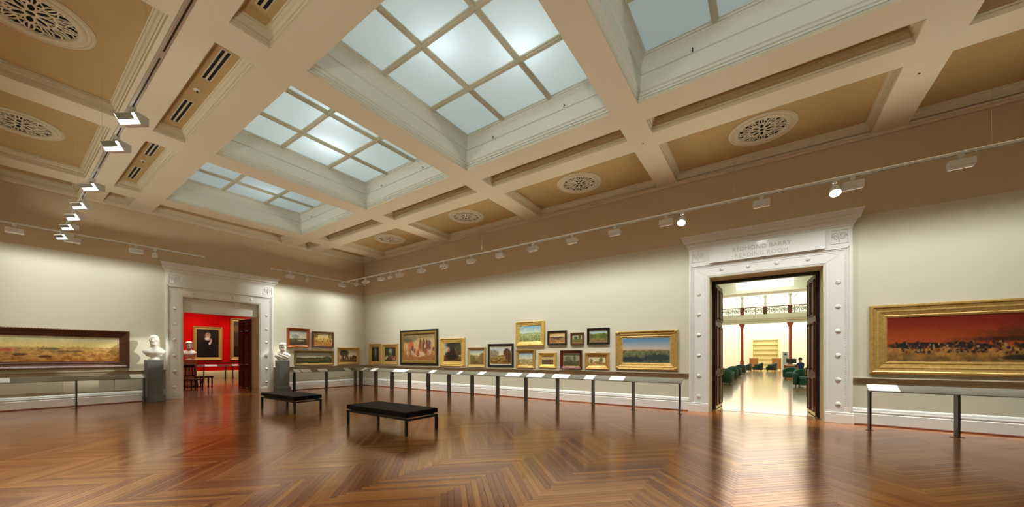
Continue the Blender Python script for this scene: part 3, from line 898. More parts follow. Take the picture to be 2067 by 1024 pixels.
for y, lab in ((6.95, 'nearest glaring floodlight on the left track'), (8.05, 'second glaring floodlight on the left track'), (10.35, 'third floodlight on the left track, beside the second coffer'),
               (11.83, 'fourth floodlight down the left track'), (12.89, 'fifth floodlight down the left track'), (14.02, 'sixth floodlight, second from the far end of the left track'), (15.30, 'last floodlight at the far end of the left track')):
    t = washer(lab, (1.06, y, 4.83), math.radians(122), M['lamp_glass'], 'glaring floodlights on the left track', P_FLOOD, flood=True)
for y, lab in ((2.6, 'floodlight on the left track just above the view'), (-.2, 'floodlight on the left track beside the viewer'), (-3.4, 'floodlight on the left track behind the viewer')):
    washer(lab, (1.06, y, 4.83), math.radians(122), M['lamp_glass'], 'glaring floodlights on the left track', P_FLOOD, flood=True)

def spot_head(label, loc, rot, tilt, power, target=None, group='swivel spotlights'):
    t = thing('track_spotlight', label, 'track light', loc, rot, group)
    MB().box(-.035, .035, -.022, .022, -.05, 0).build('adaptor', M['white_metal'], t)
    MB().tube([(0, 0, -.05), (0, 0, -.13)], .012, 8).build('stem', M['white_metal'], t, smooth=True)
    R = Matrix.Translation((0, 0, -.15)) @ Matrix.Rotation(tilt, 4, 'X')
    MB().lathe([(.045, .05), (.06, .03), (.075, -.03), (.09, -.10), (.094, -.15), (.086, -.15), (.08, -.11)], 24, cap=False).xform(R).build('housing', M['white_metal'], t, smooth=True)
    MB().lathe([(.001, -.165), (.05, -.162), (.088, -.145), (.088, -.10)], 24, cap=False).xform(R).build('glass', M['lamp_glass'], t, smooth=True)
    if power:
        d = R.to_3x3() @ Vector((0, 0, -1))
        spot_light('spot_lamp', t, R @ Vector((0, 0, -.20)), d, power, (1.0, .93, .80), 75, .7)
    return t
spot_head('glowing spotlight on the long track left of the doorway cornice', (9.33, 1.59, TZ), PI / 2, math.radians(35), P_SPOT * .5)
spot_head('glowing spotlight on the long track above the doorway cornice', (9.33, -1.13, TZ), PI / 2, math.radians(35), P_SPOT * .5)
# spots picking out the two busts
def aim_spot(label, loc, tgt, power, angle=22):
    t = thing('track_spotlight', label, 'track light', loc, 0, 'swivel spotlights')
    d = (Vector(tgt) - Vector(loc)).normalized()
    MB().box(-.035, .035, -.022, .022, -.05, 0).build('adaptor', M['white_metal'], t)
    MB().tube([(0, 0, -.05), (0, 0, -.12)], .012, 8).build('stem', M['white_metal'], t, smooth=True)
    R = Matrix.Translation((0, 0, -.16)) @ d.to_track_quat('-Z', 'Y').to_matrix().to_4x4()
    MB().lathe([(.045, .05), (.06, .03), (.07, -.03), (.075, -.12), (.068, -.12), (.06, -.05)], 20, cap=False).xform(R).build('housing', M['white_metal'], t, smooth=True)
    MB().lathe([(.001, -.07), (.062, -.07)], 20, cap=False).xform(R).build('glass', M['lamp_glass_far'], t)
    spot_light('bust_lamp', t, R @ Vector((0, 0, -.13)), d, power, (1.0, .95, .86), angle, .5, .03)
aim_spot('small dark spotlight on the far left track above the bald bust', (2.93, 15.90, TZ), (2.99, 16.35, 1.9), 60, 26)
aim_spot('small spotlight on the short track above the draped bust', (7.6, 15.90, TZ), (6.80, 16.35, 1.7), 60, 24)
aim_spot('small spotlight on the long track aimed at the draped bust', (9.33, 15.0, TZ), (6.86, 16.38, 1.72), 700, 17)
aim_spot('small spotlight on the long track aimed at the bald bust', (9.33, 12.6, TZ), (3.0, 16.38, 1.86), 2600, 9)

# ------------------------------------------------------------------ pictures
def vnoise(nx, ny, fx, fy, seed):
    r = np.random.RandomState(seed)
    gx, gy = int(fx) + 2, int(fy) + 2
    g = r.rand(gy, gx)
    x = np.linspace(0, fx, nx); y = np.linspace(0, fy, ny)
    xi = np.minimum(x.astype(int), gx - 2); yi = np.minimum(y.astype(int), gy - 2)
    tx = x - xi; ty = y - yi
    tx = tx * tx * (3 - 2 * tx); ty = ty * ty * (3 - 2 * ty)
    a = g[yi][:, xi]; b = g[yi][:, xi + 1]; c = g[yi + 1][:, xi]; d = g[yi + 1][:, xi + 1]
    return (a * (1 - tx) + b * tx) * (1 - ty[:, None]) + (c * (1 - tx) + d * tx) * ty[:, None]
def fbm(nx, ny, fx, fy, seed, octv=4):
    o = np.zeros((ny, nx)); amp = .5
    for k in range(octv):
        o += amp * vnoise(nx, ny, fx * 2 ** k, fy * 2 ** k, seed + 17 * k); amp *= .5
    return o / .94
def sstep(a, b, x):
    t = np.clip((x - a) / (b - a), 0, 1); return t * t * (3 - 2 * t)
def paint(nx, ny, asp, spec):
    """spec: sky (top, low), hz, land (far, near), extra layers; returns sRGB array ny x nx x 3"""
    sd = spec.get('seed', 1)
    u = np.linspace(0, 1, nx)[None, :].repeat(ny, 0); v = np.linspace(0, 1, ny)[:, None].repeat(nx, 1)
    n1 = fbm(nx, ny, 5 * asp, 5, sd); n2 = fbm(nx, ny, 14 * asp, 12, sd + 5); n3 = fbm(nx, ny, 5 * asp, 16, sd + 9)
    col = lambda c: np.array(c, float)[None, None, :]
    st, sl = spec['sky']
    hz = spec['hz']
    k = sstep(hz, 1.0, v)[..., None]
    img = col(sl) * (1 - k) + col(st) * k
    cl = spec.get('cloud')
    if cl:
        m = sstep(.48, .75, n1)[..., None] * cl[1]; img = img * (1 - m) + col(cl[0]) * m
    line = hz + spec.get('hill', .05) * (fbm(nx, 1, 3 * asp, 1, sd + 3)[0] - .5)[None, :] * 2
    land = sstep(line + .012, line - .012, v)[..., None]
    lf, ln = spec['land']
    d = np.clip(1 - v / np.maximum(line, .05), 0, 1)[..., None]
    lc = col(lf) * (1 - d) + col(ln) * d
    lc = lc * (1 + spec.get('rough', .7) * (n2 - .5)[..., None])
    pt = spec.get('patch')
    if pt:
        m = sstep(.50, .66, n3)[..., None] * pt[1]; lc = lc * (1 - m) + col(pt[0]) * m
    img = img * (1 - land) + lc * land
    edge = .35 * (n2 - .5)
    for (x, y, rx, ry, c, *soft) in spec.get('blobs', []):
        s = soft[0] if soft else .25
        r = np.sqrt(((u - x) / rx) ** 2 + ((v - y) / ry) ** 2) + edge * (1.2 if s > .1 else .3)
        m = sstep(1 + s, 1 - s, r)[..., None]
        img = img * (1 - m) + col(c) * (.8 + .4 * n2[..., None]) * m
    fg = spec.get('figures')
    if fg:
        r = np.random.RandomState(sd + 77)
        n, y0, y1, h, w_, cols = fg
        for q in range(n):
            x = r.uniform(.03, .97) if len(fg) < 7 else r.uniform(*fg[6]); y = r.uniform(y0, y1); c = cols[r.randint(len(cols))]
            hh = h * r.uniform(.6, 1.2)
            rr = np.sqrt(((u - x) / (w_ * r.uniform(.6, 1.3))) ** 2 + ((v - y) / hh) ** 2) + edge * .8
            m = sstep(1.2, .8, rr)[..., None]; img = img * (1 - m) + col(c) * m
    img = img * (.93 + .14 * fbm(nx, ny, 30 * asp, 30, sd + 31, 2)[..., None])
    return np.clip(img, 0, 255)
def lin(a):
    a = a / 255.; return np.where(a <= .04045, a / 12.92, ((a + .055) / 1.055) ** 2.4)
def canvas(parent, w_, h_, spec, y=-.012, res=None):
    asp = w_ / h_
    ny = 56 if res is None else res; nx = int(min(400, max(40, ny * asp)))
    img = lin(paint(nx, ny, asp, spec))
    xs_ = np.linspace(-w_ / 2, w_ / 2, nx); zs_ = np.linspace(-h_ / 2, h_ / 2, ny)
    vs = [(x, y, z) for z in zs_ for x in xs_]
    fs = [(j * nx + i, j * nx + i + 1, (j + 1) * nx + i + 1, (j + 1) * nx + i) for j in range(ny - 1) for i in range(nx - 1)]
    me = bpy.data.meshes.new('canvas'); me.from_pydata(vs, [], fs); me.materials.append(M['oil_paint'])
    at = me.color_attributes.new('paint', 'FLOAT_COLOR', 'POINT')
    rgba = np.ones((nx * ny, 4)); rgba[:, :3] = img.reshape(-1, 3)
    at.data.foreach_set('color', rgba.ravel())
    o = bpy.data.objects.new('canvas', me); C.objects.link(o); o.parent = parent
    return o
PROF = {
    'wide':  lambda f: [(0, 0), (0, -.05), (.06 * f, -.068), (.18 * f, -.07), (.26 * f, -.056), (.42 * f, -.046), (.52 * f, -.05), (.60 * f, -.042), (.80 * f, -.028), (.86 * f, -.034), (1.0 * f, -.022), (1.0 * f, -.008)],
    'flat':  lambda f: [(0, 0), (0, -.045), (.12 * f, -.052), (.7 * f, -.046), (.8 * f, -.034), (1.0 * f, -.022), (1.0 * f, -.008)],
    'scoop': lambda f: [(0, 0), (0, -.06), (.10 * f, -.085), (.22 * f, -.08), (.45 * f, -.045), (.7 * f, -.03), (.82 * f, -.034), (.9 * f, -.026), (1.0 * f, -.02), (1.0 * f, -.008)]}
def picture(label, wall, a0, a1, z0, z1, fw, fmat, spec, prof='wide', slip=None, outer=None, corner=False, beads=None, tilt=0.0, res=None, group='framed pictures'):
    """a0..a1 along the wall (X on far wall, Y on right wall), outer frame size"""
    w_, h_ = abs(a1 - a0), z1 - z0
    am, zm = (a0 + a1) / 2, (z0 + z1) / 2
    if wall == 'R': loc, rot = (XR - .004, am, zm), -PI / 2
    elif wall == 'F': loc, rot = (am, YF - .004, zm), 0
    else: loc, rot = (am, wall, zm), 0
    t = thing('painting', label, 'painting', loc, rot, group)
    if tilt: t.rotation_euler = (tilt, 0, rot)
    x0, x1, zz0, zz1 = -w_ / 2, w_ / 2, -h_ / 2, h_ / 2
    ins = 0
    if outer:                                             # dark outer moulding
        MB().frame(x0, x1, zz0, zz1, PROF['flat'](outer[1])).build('outer_frame', M[outer[0]], t); ins = outer[1] - .004
    fr = MB().frame(x0 + ins, x1 - ins, zz0 + ins, zz1 - ins, PROF[prof](fw)).build('frame', M[fmat], t)
    ii = ins + fw
    if slip:
        MB().frame(x0 + ii - .004, x1 - ii + .004, zz0 + ii - .004, zz1 - ii + .004, [(0, -.008), (0, -.02), (slip[1] * .8, -.018), (slip[1], -.01)]).build('slip', M[slip[0]], t); ii += slip[1] - .004
    if corner:
        for sx in (-1, 1):
            for sz in (-1, 1):
                MB().ball((sx * (w_ / 2 - fw * .28), -.062, sz * (h_ / 2 - fw * .28)), fw * .26, .02, fw * .26, 10, 6).build('corner_ornament', M[fmat], fr, smooth=True)
    if beads:
        bd = MB(); st = .055
        n = int(w_ / st); m_ = int(h_ / st)
        for k in range(n):
            for z in (zz0 + .012, zz1 - .012): bd.ball((x0 + (k + .5) * w_ / n, -.064, z), .017, .012, .013, 6, 4)
        for k in range(m_):
            for x in (x0 + .012, x1 - .012): bd.ball((x, -.064, zz0 + (k + .5) * h_ / m_), .013, .012, .017, 6, 4)
        tag(bd.build('beading', M[beads], fr, smooth=True), kind='stuff')
    canvas(t, w_ - 2 * ii + .01, h_ - 2 * ii + .01, spec, res=res)
    MB().box(x0 + .02, x1 - .02, -.006, .0, zz0 + .02, zz1 - .02).build('backing', M['brown_wood'], t)
    return t
S = dict
SKY_P = ((176, 196, 206), (226, 216, 180))
# right wall, from the corner towards the viewer
picture('narrow dark waterfall picture in gold frame, nearest the room corner', 'R', 15.32, 16.26, 1.06, 2.10, .17, 'gold',
        S(seed=2, sky=((40, 46, 34), (30, 34, 24)), hz=.05, land=((40, 40, 28), (28, 22, 14)), blobs=[(.5, .62, .14, .34, (140, 146, 132), .5), (.5, .2, .3, .1, (70, 74, 60), .6), (.2, .5, .2, .5, (24, 26, 16)), (.85, .5, .16, .5, (22, 24, 14))]))
picture('upright gold framed forest scene with pale figures, beside the big group picture', 'R', 14.03, 15.20, 1.07, 2.06, .17, 'gold',
        S(seed=3, sky=((70, 76, 52), (110, 106, 74)), hz=.3, land=((86, 74, 44), (60, 42, 24)), blobs=[(.2, .7, .3, .4, (50, 56, 34)), (.85, .6, .2, .5, (56, 50, 34)), (.5, .75, .16, .16, (150, 160, 140), .5)], figures=(16, .12, .42, .10, .06, [(214, 198, 160), (176, 92, 60), (150, 130, 96), (70, 50, 34), (196, 170, 130)])))
picture('largest picture left of centre, crowd of robed figures, dark outer frame', 'R', 11.37, 13.84, 1.08, 2.66, .13, 'olive_gold',
        S(seed=4, sky=((186, 160, 112), (206, 172, 120)), hz=.42, land=((188, 138, 82), (150, 92, 48)), rough=.4, blobs=[(.12, .86, .28, .16, (96, 92, 58), .5), (.5, .93, .5, .08, (140, 124, 84), .6), (.25, .5, .10, .22, (196, 96, 60), .2), (.50, .24, .20, .10, (214, 190, 156)), (.47, .27, .05, .13, (176, 84, 60), .15), (.66, .6, .045, .24, (104, 76, 54), .15), (.76, .58, .035, .22, (120, 50, 36), .15), (.84, .52, .05, .26, (96, 84, 70), .15), (.56, .62, .035, .2, (110, 60, 44), .15), (.34, .36, .08, .14, (206, 186, 150))],
          figures=(26, .22, .60, .12, .030, [(176, 100, 66), (206, 176, 132), (104, 78, 56), (146, 80, 54), (128, 108, 84), (186, 146, 94)])), prof='flat', outer=('black_wood', .09), res=84)
picture('squarish heavy gold frame with a dark gnarled tree, right of the crowd picture', 'R', 9.83, 11.23, 1.06, 2.23, .20, 'bright_gold',
        S(seed=5, sky=((176, 176, 150), (214, 200, 156)), hz=.3, land=((120, 96, 54), (96, 60, 28)), blobs=[(.45, .34, .36, .26, (40, 30, 22)), (.5, .7, .14, .4, (44, 34, 24)), (.55, .88, .42, .16, (60, 54, 36)), (.85, .6, .2, .3, (80, 70, 44)), (.3, .6, .06, .1, (160, 90, 60))]), corner=True)
picture('small upright hazy valley picture in pale gold frame beside the black frame', 'R', 8.76, 9.66, 1.05, 1.83, .11, 'pale_gold',
        S(seed=6, sky=((168, 190, 196), (226, 218, 176)), hz=.62, land=((170, 160, 104), (104, 74, 36)), hill=.12, blobs=[(.9, .5, .22, .3, (130, 104, 52)), (.1, .42, .25, .24, (116, 110, 60))]))
picture('mountain landscape in a plain black frame with cream slip', 'R', 7.47, 8.65, 1.08, 1.95, .085, 'black_wood',
        S(seed=7, sky=((188, 198, 196), (232, 220, 186)), hz=.5, land=((150, 124, 70), (110, 72, 32)), hill=.05, patch=((206, 172, 98), .6), blobs=[(.12, .62, .30, .20, (150, 136, 118), .3), (.8, .66, .16, .22, (84, 52, 38)), (.88, .45, .16, .3, (92, 64, 36))], cloud=((240, 226, 200), .7)), prof='flat', slip=('slip_cream', .03))
picture('upper bright gold frame of pale green hills, left of the small dark frames', 'R', 6.17, 7.35, 1.85, 2.71, .15, 'bright_gold',
        S(seed=8, sky=((132, 184, 204), (206, 224, 206)), hz=.55, land=((172, 196, 140), (128, 132, 62)), hill=.06, patch=((200, 206, 150), .6), cloud=((226, 234, 224), .6)), corner=False)
picture('pale gold framed landscape directly below the bright gold hill picture', 'R', 6.55, 7.34, 1.06, 1.72, .11, 'gold',
        S(seed=9, sky=((150, 184, 206), (226, 220, 190)), hz=.5, land=((150, 150, 104), (176, 150, 84)), patch=((226, 208, 150), .7), hill=.05))
picture('small wide bright gold frame with brown evening scene, second in lower row', 'R', 5.71, 6.40, 1.08, 1.61, .125, 'bright_gold',
        S(seed=10, sky=((206, 186, 140), (222, 196, 140)), hz=.6, land=((116, 96, 70), (86, 58, 34)), hill=.06))
picture('small dark framed sunset plain, upper row left', 'R', 5.33, 6.05, 1.86, 2.34, .07, 'dark_wood',
        S(seed=12, sky=((214, 182, 130), (232, 196, 140)), hz=.5, land=((110, 80, 50), (170, 110, 56)), blobs=[(.5, .55, .5, .08, (80, 60, 40))], patch=((226, 180, 110), .6)), prof='flat', slip=('gold', .02))
picture('tiniest brown framed tree picture, middle of the upper row', 'R', 4.73, 5.19, 1.86, 2.25, .06, 'brown_wood',
        S(seed=13, sky=((206, 206, 176), (222, 214, 170)), hz=.45, land=((110, 116, 60), (120, 100, 50)), blobs=[(.35, .6, .2, .2, (70, 84, 44)), (.75, .66, .14, .3, (84, 90, 50))]), prof='flat', slip=('gold', .015))
picture('black framed green tree grove, right end of the upper row', 'R', 3.88, 4.61, 1.86, 2.37, .07, 'black_wood',
        S(seed=14, sky=((170, 196, 196), (214, 214, 180)), hz=.42, land=((120, 130, 64), (130, 96, 56)), blobs=[(.3, .5, .2, .2, (96, 112, 50)), (.55, .52, .2, .22, (116, 130, 60)), (.8, .52, .2, .24, (84, 104, 48)), (.1, .5, .12, .22, (80, 96, 46))]), prof='flat', slip=('gold', .015))
picture('dark red framed misty woodland, third in the lower row', 'R', 4.79, 5.55, 1.07, 1.68, .085, 'red_wood',
        S(seed=15, sky=((140, 150, 124), (150, 146, 110)), hz=.4, land=((90, 92, 62), (70, 64, 40)), hill=.1, blobs=[(.7, .6, .08, .3, (92, 92, 66)), (.3, .55, .2, .2, (104, 104, 74))]), prof='scoop', slip=('gold', .02))
picture('gold framed cream scene with trees, right end of the lower row', 'R', 3.89, 4.68, 1.07, 1.60, .12, 'gold',
        S(seed=16, sky=((226, 212, 168), (232, 214, 160)), hz=.35, land=((190, 152, 90), (170, 126, 70)), blobs=[(.72, .62, .12, .22, (116, 110, 70)), (.15, .5, .10, .2, (130, 116, 76)), (.5, .38, .2, .06, (150, 110, 70))], figures=(10, .2, .4, .08, .03, [(90, 60, 40), (150, 110, 70), (110, 84, 54)])))
picture('large gold framed blue sky panorama beside the reading room doorway', 'R', 1.94, 3.69, 1.085, 2.23, .19, 'gold',
        S(seed=17, sky=((92, 140, 178), (206, 190, 176)), hz=.5, land=((124, 120, 78), (60, 76, 70)), hill=.015, rough=.9, patch=((96, 104, 64), .5), blobs=[(.75, .22, .3, .12, (48, 64, 64)), (.2, .14, .3, .10, (40, 56, 56)), (.5, .52, .5, .02, (190, 150, 110), .6)]), slip=('pale_gold', .03), corner=True, res=72)
picture('huge gold framed red sky battle scene at the right edge', 'R', -6.6, -1.87, 1.11, 2.57, .27, 'gold',
        S(seed=18, sky=((120, 24, 6), (170, 76, 26)), hz=.36, land=((176, 124, 60), (126, 92, 46)), hill=.03, rough=.8,
          blobs=[(.62, .6, .25, .10, (48, 30, 16), .8), (.40, .48, .14, .05, (60, 26, 14), .8), (.8, .86, .3, .2, (84, 24, 8), .9), (.11, .36, .10, .07, (30, 24, 20)), (.24, .37, .06, .06, (34, 26, 22)), (.30, .33, .05, .05, (44, 34, 28)), (.46, .34, .06, .06, (40, 32, 26)), (.60, .34, .06, .06, (28, 24, 24)), (.75, .34, .08, .06, (30, 26, 24)), (.9, .33, .08, .06, (34, 28, 24)), (.43, .1, .07, .05, (50, 40, 26))],
          figures=(420, .20, .44, .030, .0042, [(170, 130, 94), (40, 28, 24), (136, 66, 42), (110, 74, 46), (30, 24, 26), (30, 24, 22), (84, 54, 38), (60, 40, 30), (24, 20, 22), (120, 50, 34), (34, 28, 26)])), prof='wide', corner=False, res=120)
# far wall
picture('long yellowish city panorama in dark carved frame, left wall', 'F', -.62, 2.49, 1.11, 2.29, .21, 'carved_wood',
        S(seed=19, sky=((196, 196, 156), (228, 206, 124)), hz=.56, land=((196, 158, 96), (150, 92, 34)), hill=.02, rough=.6, patch=((214, 176, 92), .6), cloud=((222, 206, 150), .5), blobs=[(.5, .5, .08, .03, (110, 106, 70)), (.3, .28, .05, .05, (96, 60, 30)), (.46, .2, .05, .05, (104, 58, 30)), (.62, .4, .1, .03, (120, 100, 60)), (.22, .45, .05, .06, (190, 96, 60))], figures=(36, .55, .60, .015, .006, [(206, 180, 140), (170, 120, 84)])), prof='scoop', beads='gold', slip=('red_wood', .02), res=72)
picture('upper left orange wood framed lake view beside the draped bust', 'F', 7.16, 8.10, 1.86, 2.71, .12, 'orange_wood',
        S(seed=20, sky=((170, 184, 180), (226, 214, 180)), hz=.45, land=((96, 96, 60), (70, 52, 34)), blobs=[(.35, .6, .22, .12, (160, 168, 160), .4), (.65, .32, .2, .05, (196, 176, 150))], cloud=((236, 226, 206), .6)))
picture('brown framed golden harvest scene, upper right on the far wall', 'F', 8.23, 9.22, 1.89, 2.62, .085, 'brown_wood',
        S(seed=21, sky=((206, 196, 150), (226, 200, 130)), hz=.6, land=((214, 176, 90), (176, 116, 44)), rough=.8, figures=(8, .3, .45, .06, .025, [(150, 84, 50), (110, 70, 40)]), blobs=[(.1, .8, .12, .2, (150, 120, 60)), (.9, .75, .12, .2, (140, 116, 60))]), prof='flat')
picture('long low green valley panorama in olive gold frame, far wall lower row', 'F', 7.46, 9.22, 1.07, 1.735, .10, 'olive_gold',
        S(seed=22, sky=((176, 190, 180), (206, 200, 166)), hz=.55, land=((84, 90, 50), (60, 56, 30)), hill=.08, blobs=[(.4, .3, .5, .05, (140, 100, 60)), (.85, .45, .12, .2, (76, 80, 46))]))
picture('gold framed figures under a tree, far wall nearest the corner', 'F', 9.40, 10.52, 1.075, 1.90, .12, 'gold',
        S(seed=23, sky=((196, 196, 160), (224, 206, 160)), hz=.35, land=((130, 100, 60), (90, 60, 34)), blobs=[(.25, .72, .26, .26, (70, 64, 40)), (.3, .4, .2, .2, (90, 62, 40)), (.85, .4, .14, .16, (80, 66, 44))], figures=(14, .2, .45, .10, .04, [(206, 180, 150), (150, 90, 60), (84, 60, 40)])))

# ------------------------------------------------------------------ barriers with label shelves
def barrier(label, wall, u0, u1, legs, off=.73):
    """label-shelf barrier; local x along, -y towards the viewer, origin on the floor under the legs"""
    if wall == 'R': loc, rot = (XR - off, (u0 + u1) / 2, 0), -PI / 2
    elif wall == 'F': loc, rot = ((u0 + u1) / 2, YF - off, 0), 0
    else: loc, rot = ((u0 + u1) / 2, wall, 0), 0
    t = thing('barrier_rail', label, 'barrier', loc, rot, 'label barriers along the walls')
    h = abs(u1 - u0) / 2
    cx_ = (u0 + u1) / 2
    # sloping shelf plate with folded edges
    prof = [(-.135, .785), (-.135, .800), (.115, .915), (.125, .915), (.125, .900), (-.122, .786)]
    MB().extrude_x(prof, -h, h).build('shelf', M['steel'], t)
    for u in legs:
        x = (cx_ - u) if wall == 'R' else (u - cx_)
        l = MB().box(x - .015, x + .015, -.095, .095, .006, .80).build('leg', M['dark_steel'], t, bevel=.003)
        MB().box(x - .055 if abs(x) > h - .1 else x - .09, x + .055 if abs(x) > h - .1 else x + .09, -.02, .02, 0, .008).build('foot', M['dark_steel'], l)
    return t
ly = [1.77 + 1.177 * k for k in range(13)]
seg_lab = ['barrier segment beside the reading room doorway', 'second barrier segment left of the reading room doorway', 'third barrier segment from the reading room doorway', 'fourth barrier segment from the reading room doorway', 'barrier segment below the crowd picture', 'barrier segment in the corner by the narrow dark picture']
for k in range(6):
    a, b = ly[2 * k] - .06, ly[2 * k + 2] - (.065 if k < 5 else -.03)
    barrier('grey steel ' + seg_lab[k], 'R', a, b, [ly[2 * k], ly[2 * k + 1]] + ([ly[12]] if k == 5 else []))
barrier('grey steel barrier before the huge red battle picture', 'R', -5.27, -1.72, [-1.75, -2.91, -4.08, -5.24])
barrier('grey steel barrier before the long city panorama on the left', 'F', -.05, 2.74, [1.34, 2.71, -.02], off=.67)
barrier('grey steel barrier right of the draped bust under the landscapes', 'F', 7.15, 9.95, [7.18, 8.53, 9.92], off=.67)
def card(label, wall, u0, u1, off):
    n = math.hypot(.25, .115)
    um = (u0 + u1) / 2; w_ = abs(u1 - u0) * .96
    if wall == 'R': loc, rot = (XR - off, um, 0), -PI / 2
    elif wall == 'F': loc, rot = (um, YF - off, 0), 0
    else: loc, rot = (um, wall, 0), 0
    t = thing('label_card', label, 'label card', loc, rot, 'white label cards on the barriers')
    sl = .115 / .25
    def P(x, s, d):                                     # s 0..1 up the slope, d above it
        y = -.128 + s * .24; z = .800 + (y + .135) * sl
        return (x, y - d * .418, z + d * .908)
    mb = MB()
    c = [P(-w_ / 2, 0, .001), P(w_ / 2, 0, .001), P(w_ / 2, 1, .001), P(-w_ / 2, 1, .001)]
    e = [P(-w_ / 2, 0, .006), P(w_ / 2, 0, .006), P(w_ / 2, 1, .006), P(-w_ / 2, 1, .006)]
    mb.add(c + e, [(0, 3, 2, 1), (4, 5, 6, 7), (0, 1, 5, 4), (1, 2, 6, 5), (2, 3, 7, 6), (3, 0, 4, 7)])
    mb.build('board', M['card'], t)
    return t
cl = [(15.78, 15.48, 'white card nearest the room corner on the picture wall barrier'), (15.01, 14.64, 'second white card from the corner on the picture wall barrier'), (13.41, 12.48, 'wide white card below the left side of the crowd picture'),
      (11.08, 10.79, 'small white card below the gnarled tree picture'), (9.52, 9.36, 'narrowest white card, below the hazy valley picture'), (8.53, 8.23, 'small white card below the black framed mountains'),
      (7.27, 6.66, 'white card below the pale landscape, left of a wide trio'), (6.41, 5.79, 'white card below the small evening scene, middle of the trio'), (5.48, 4.89, 'white card below the dark red frame, right of the trio'),
      (4.38, 4.08, 'short white card below the right end of the lower row'), (3.62, 3.19, 'white card below the blue sky panorama'), (-1.71, -2.17, 'large white card on the barrier at the far right')]
for a, b, lab in cl: card(lab, 'R', a, b, .73)
for a, b, lab in [(7.17, 7.42, 'white card at the left end of the barrier by the draped bust'), (7.45, 7.86, 'second white card on the barrier by the draped bust'), (8.15, 8.58, 'third white card on the barrier by the draped bust'), (9.36, 9.65, 'white card under the picture of figures below a tree'),
                  (-.03, .24, 'white card at the left frame edge'), (2.40, 2.70, 'white card beside the bald bust pedestal')]:
    card(lab, 'F', a, b, .67)

# ------------------------------------------------------------------ benches
def bench(label, x0, x1, y0, y1):
    t = thing('gallery_bench', label, 'bench', ((x0 + x1) / 2, (y0 + y1) / 2, 0), 0, 'black benches')
    a, b = (x1 - x0) / 2, (y1 - y0) / 2
    MB().box(-a, a, -b, b, .345, .44).build('seat_pad', M['leather'], t, bevel=.016, seg=3)
    MB().box(-a + .06, a - .06, -b + .06, b - .06, .318, .346).build('seat_base', M['black_metal'], t)
    for x in (-1, 1):
        MB().box(x * (a - .025) - .02, x * (a - .025) + .02, -b + .03, b - .03, .285, .32).build('side_rail', M['black_metal'], t)
    for y in (-1, 1):
        MB().box(-a + .03, a - .03, y * (b - .025) - .02, y * (b - .025) + .02, .272, .307).build('end_rail', M['black_metal'], t)
    for x in (-1, 1):
        for y in (-1, 1):
            MB().box(x * (a - .025) - .024, x * (a - .025) + .024, y * (b - .025) - .024, y * (b - .025) + .024, 0, .32).build('leg', M['black_metal'], t, bevel=.003)
    return t
bench('nearer low black leather bench', 4.38, 5.18, 5.45, 7.44)
bench('farther low black leather bench, closer to the red doorway', 4.42, 5.14, 9.93, 11.95)

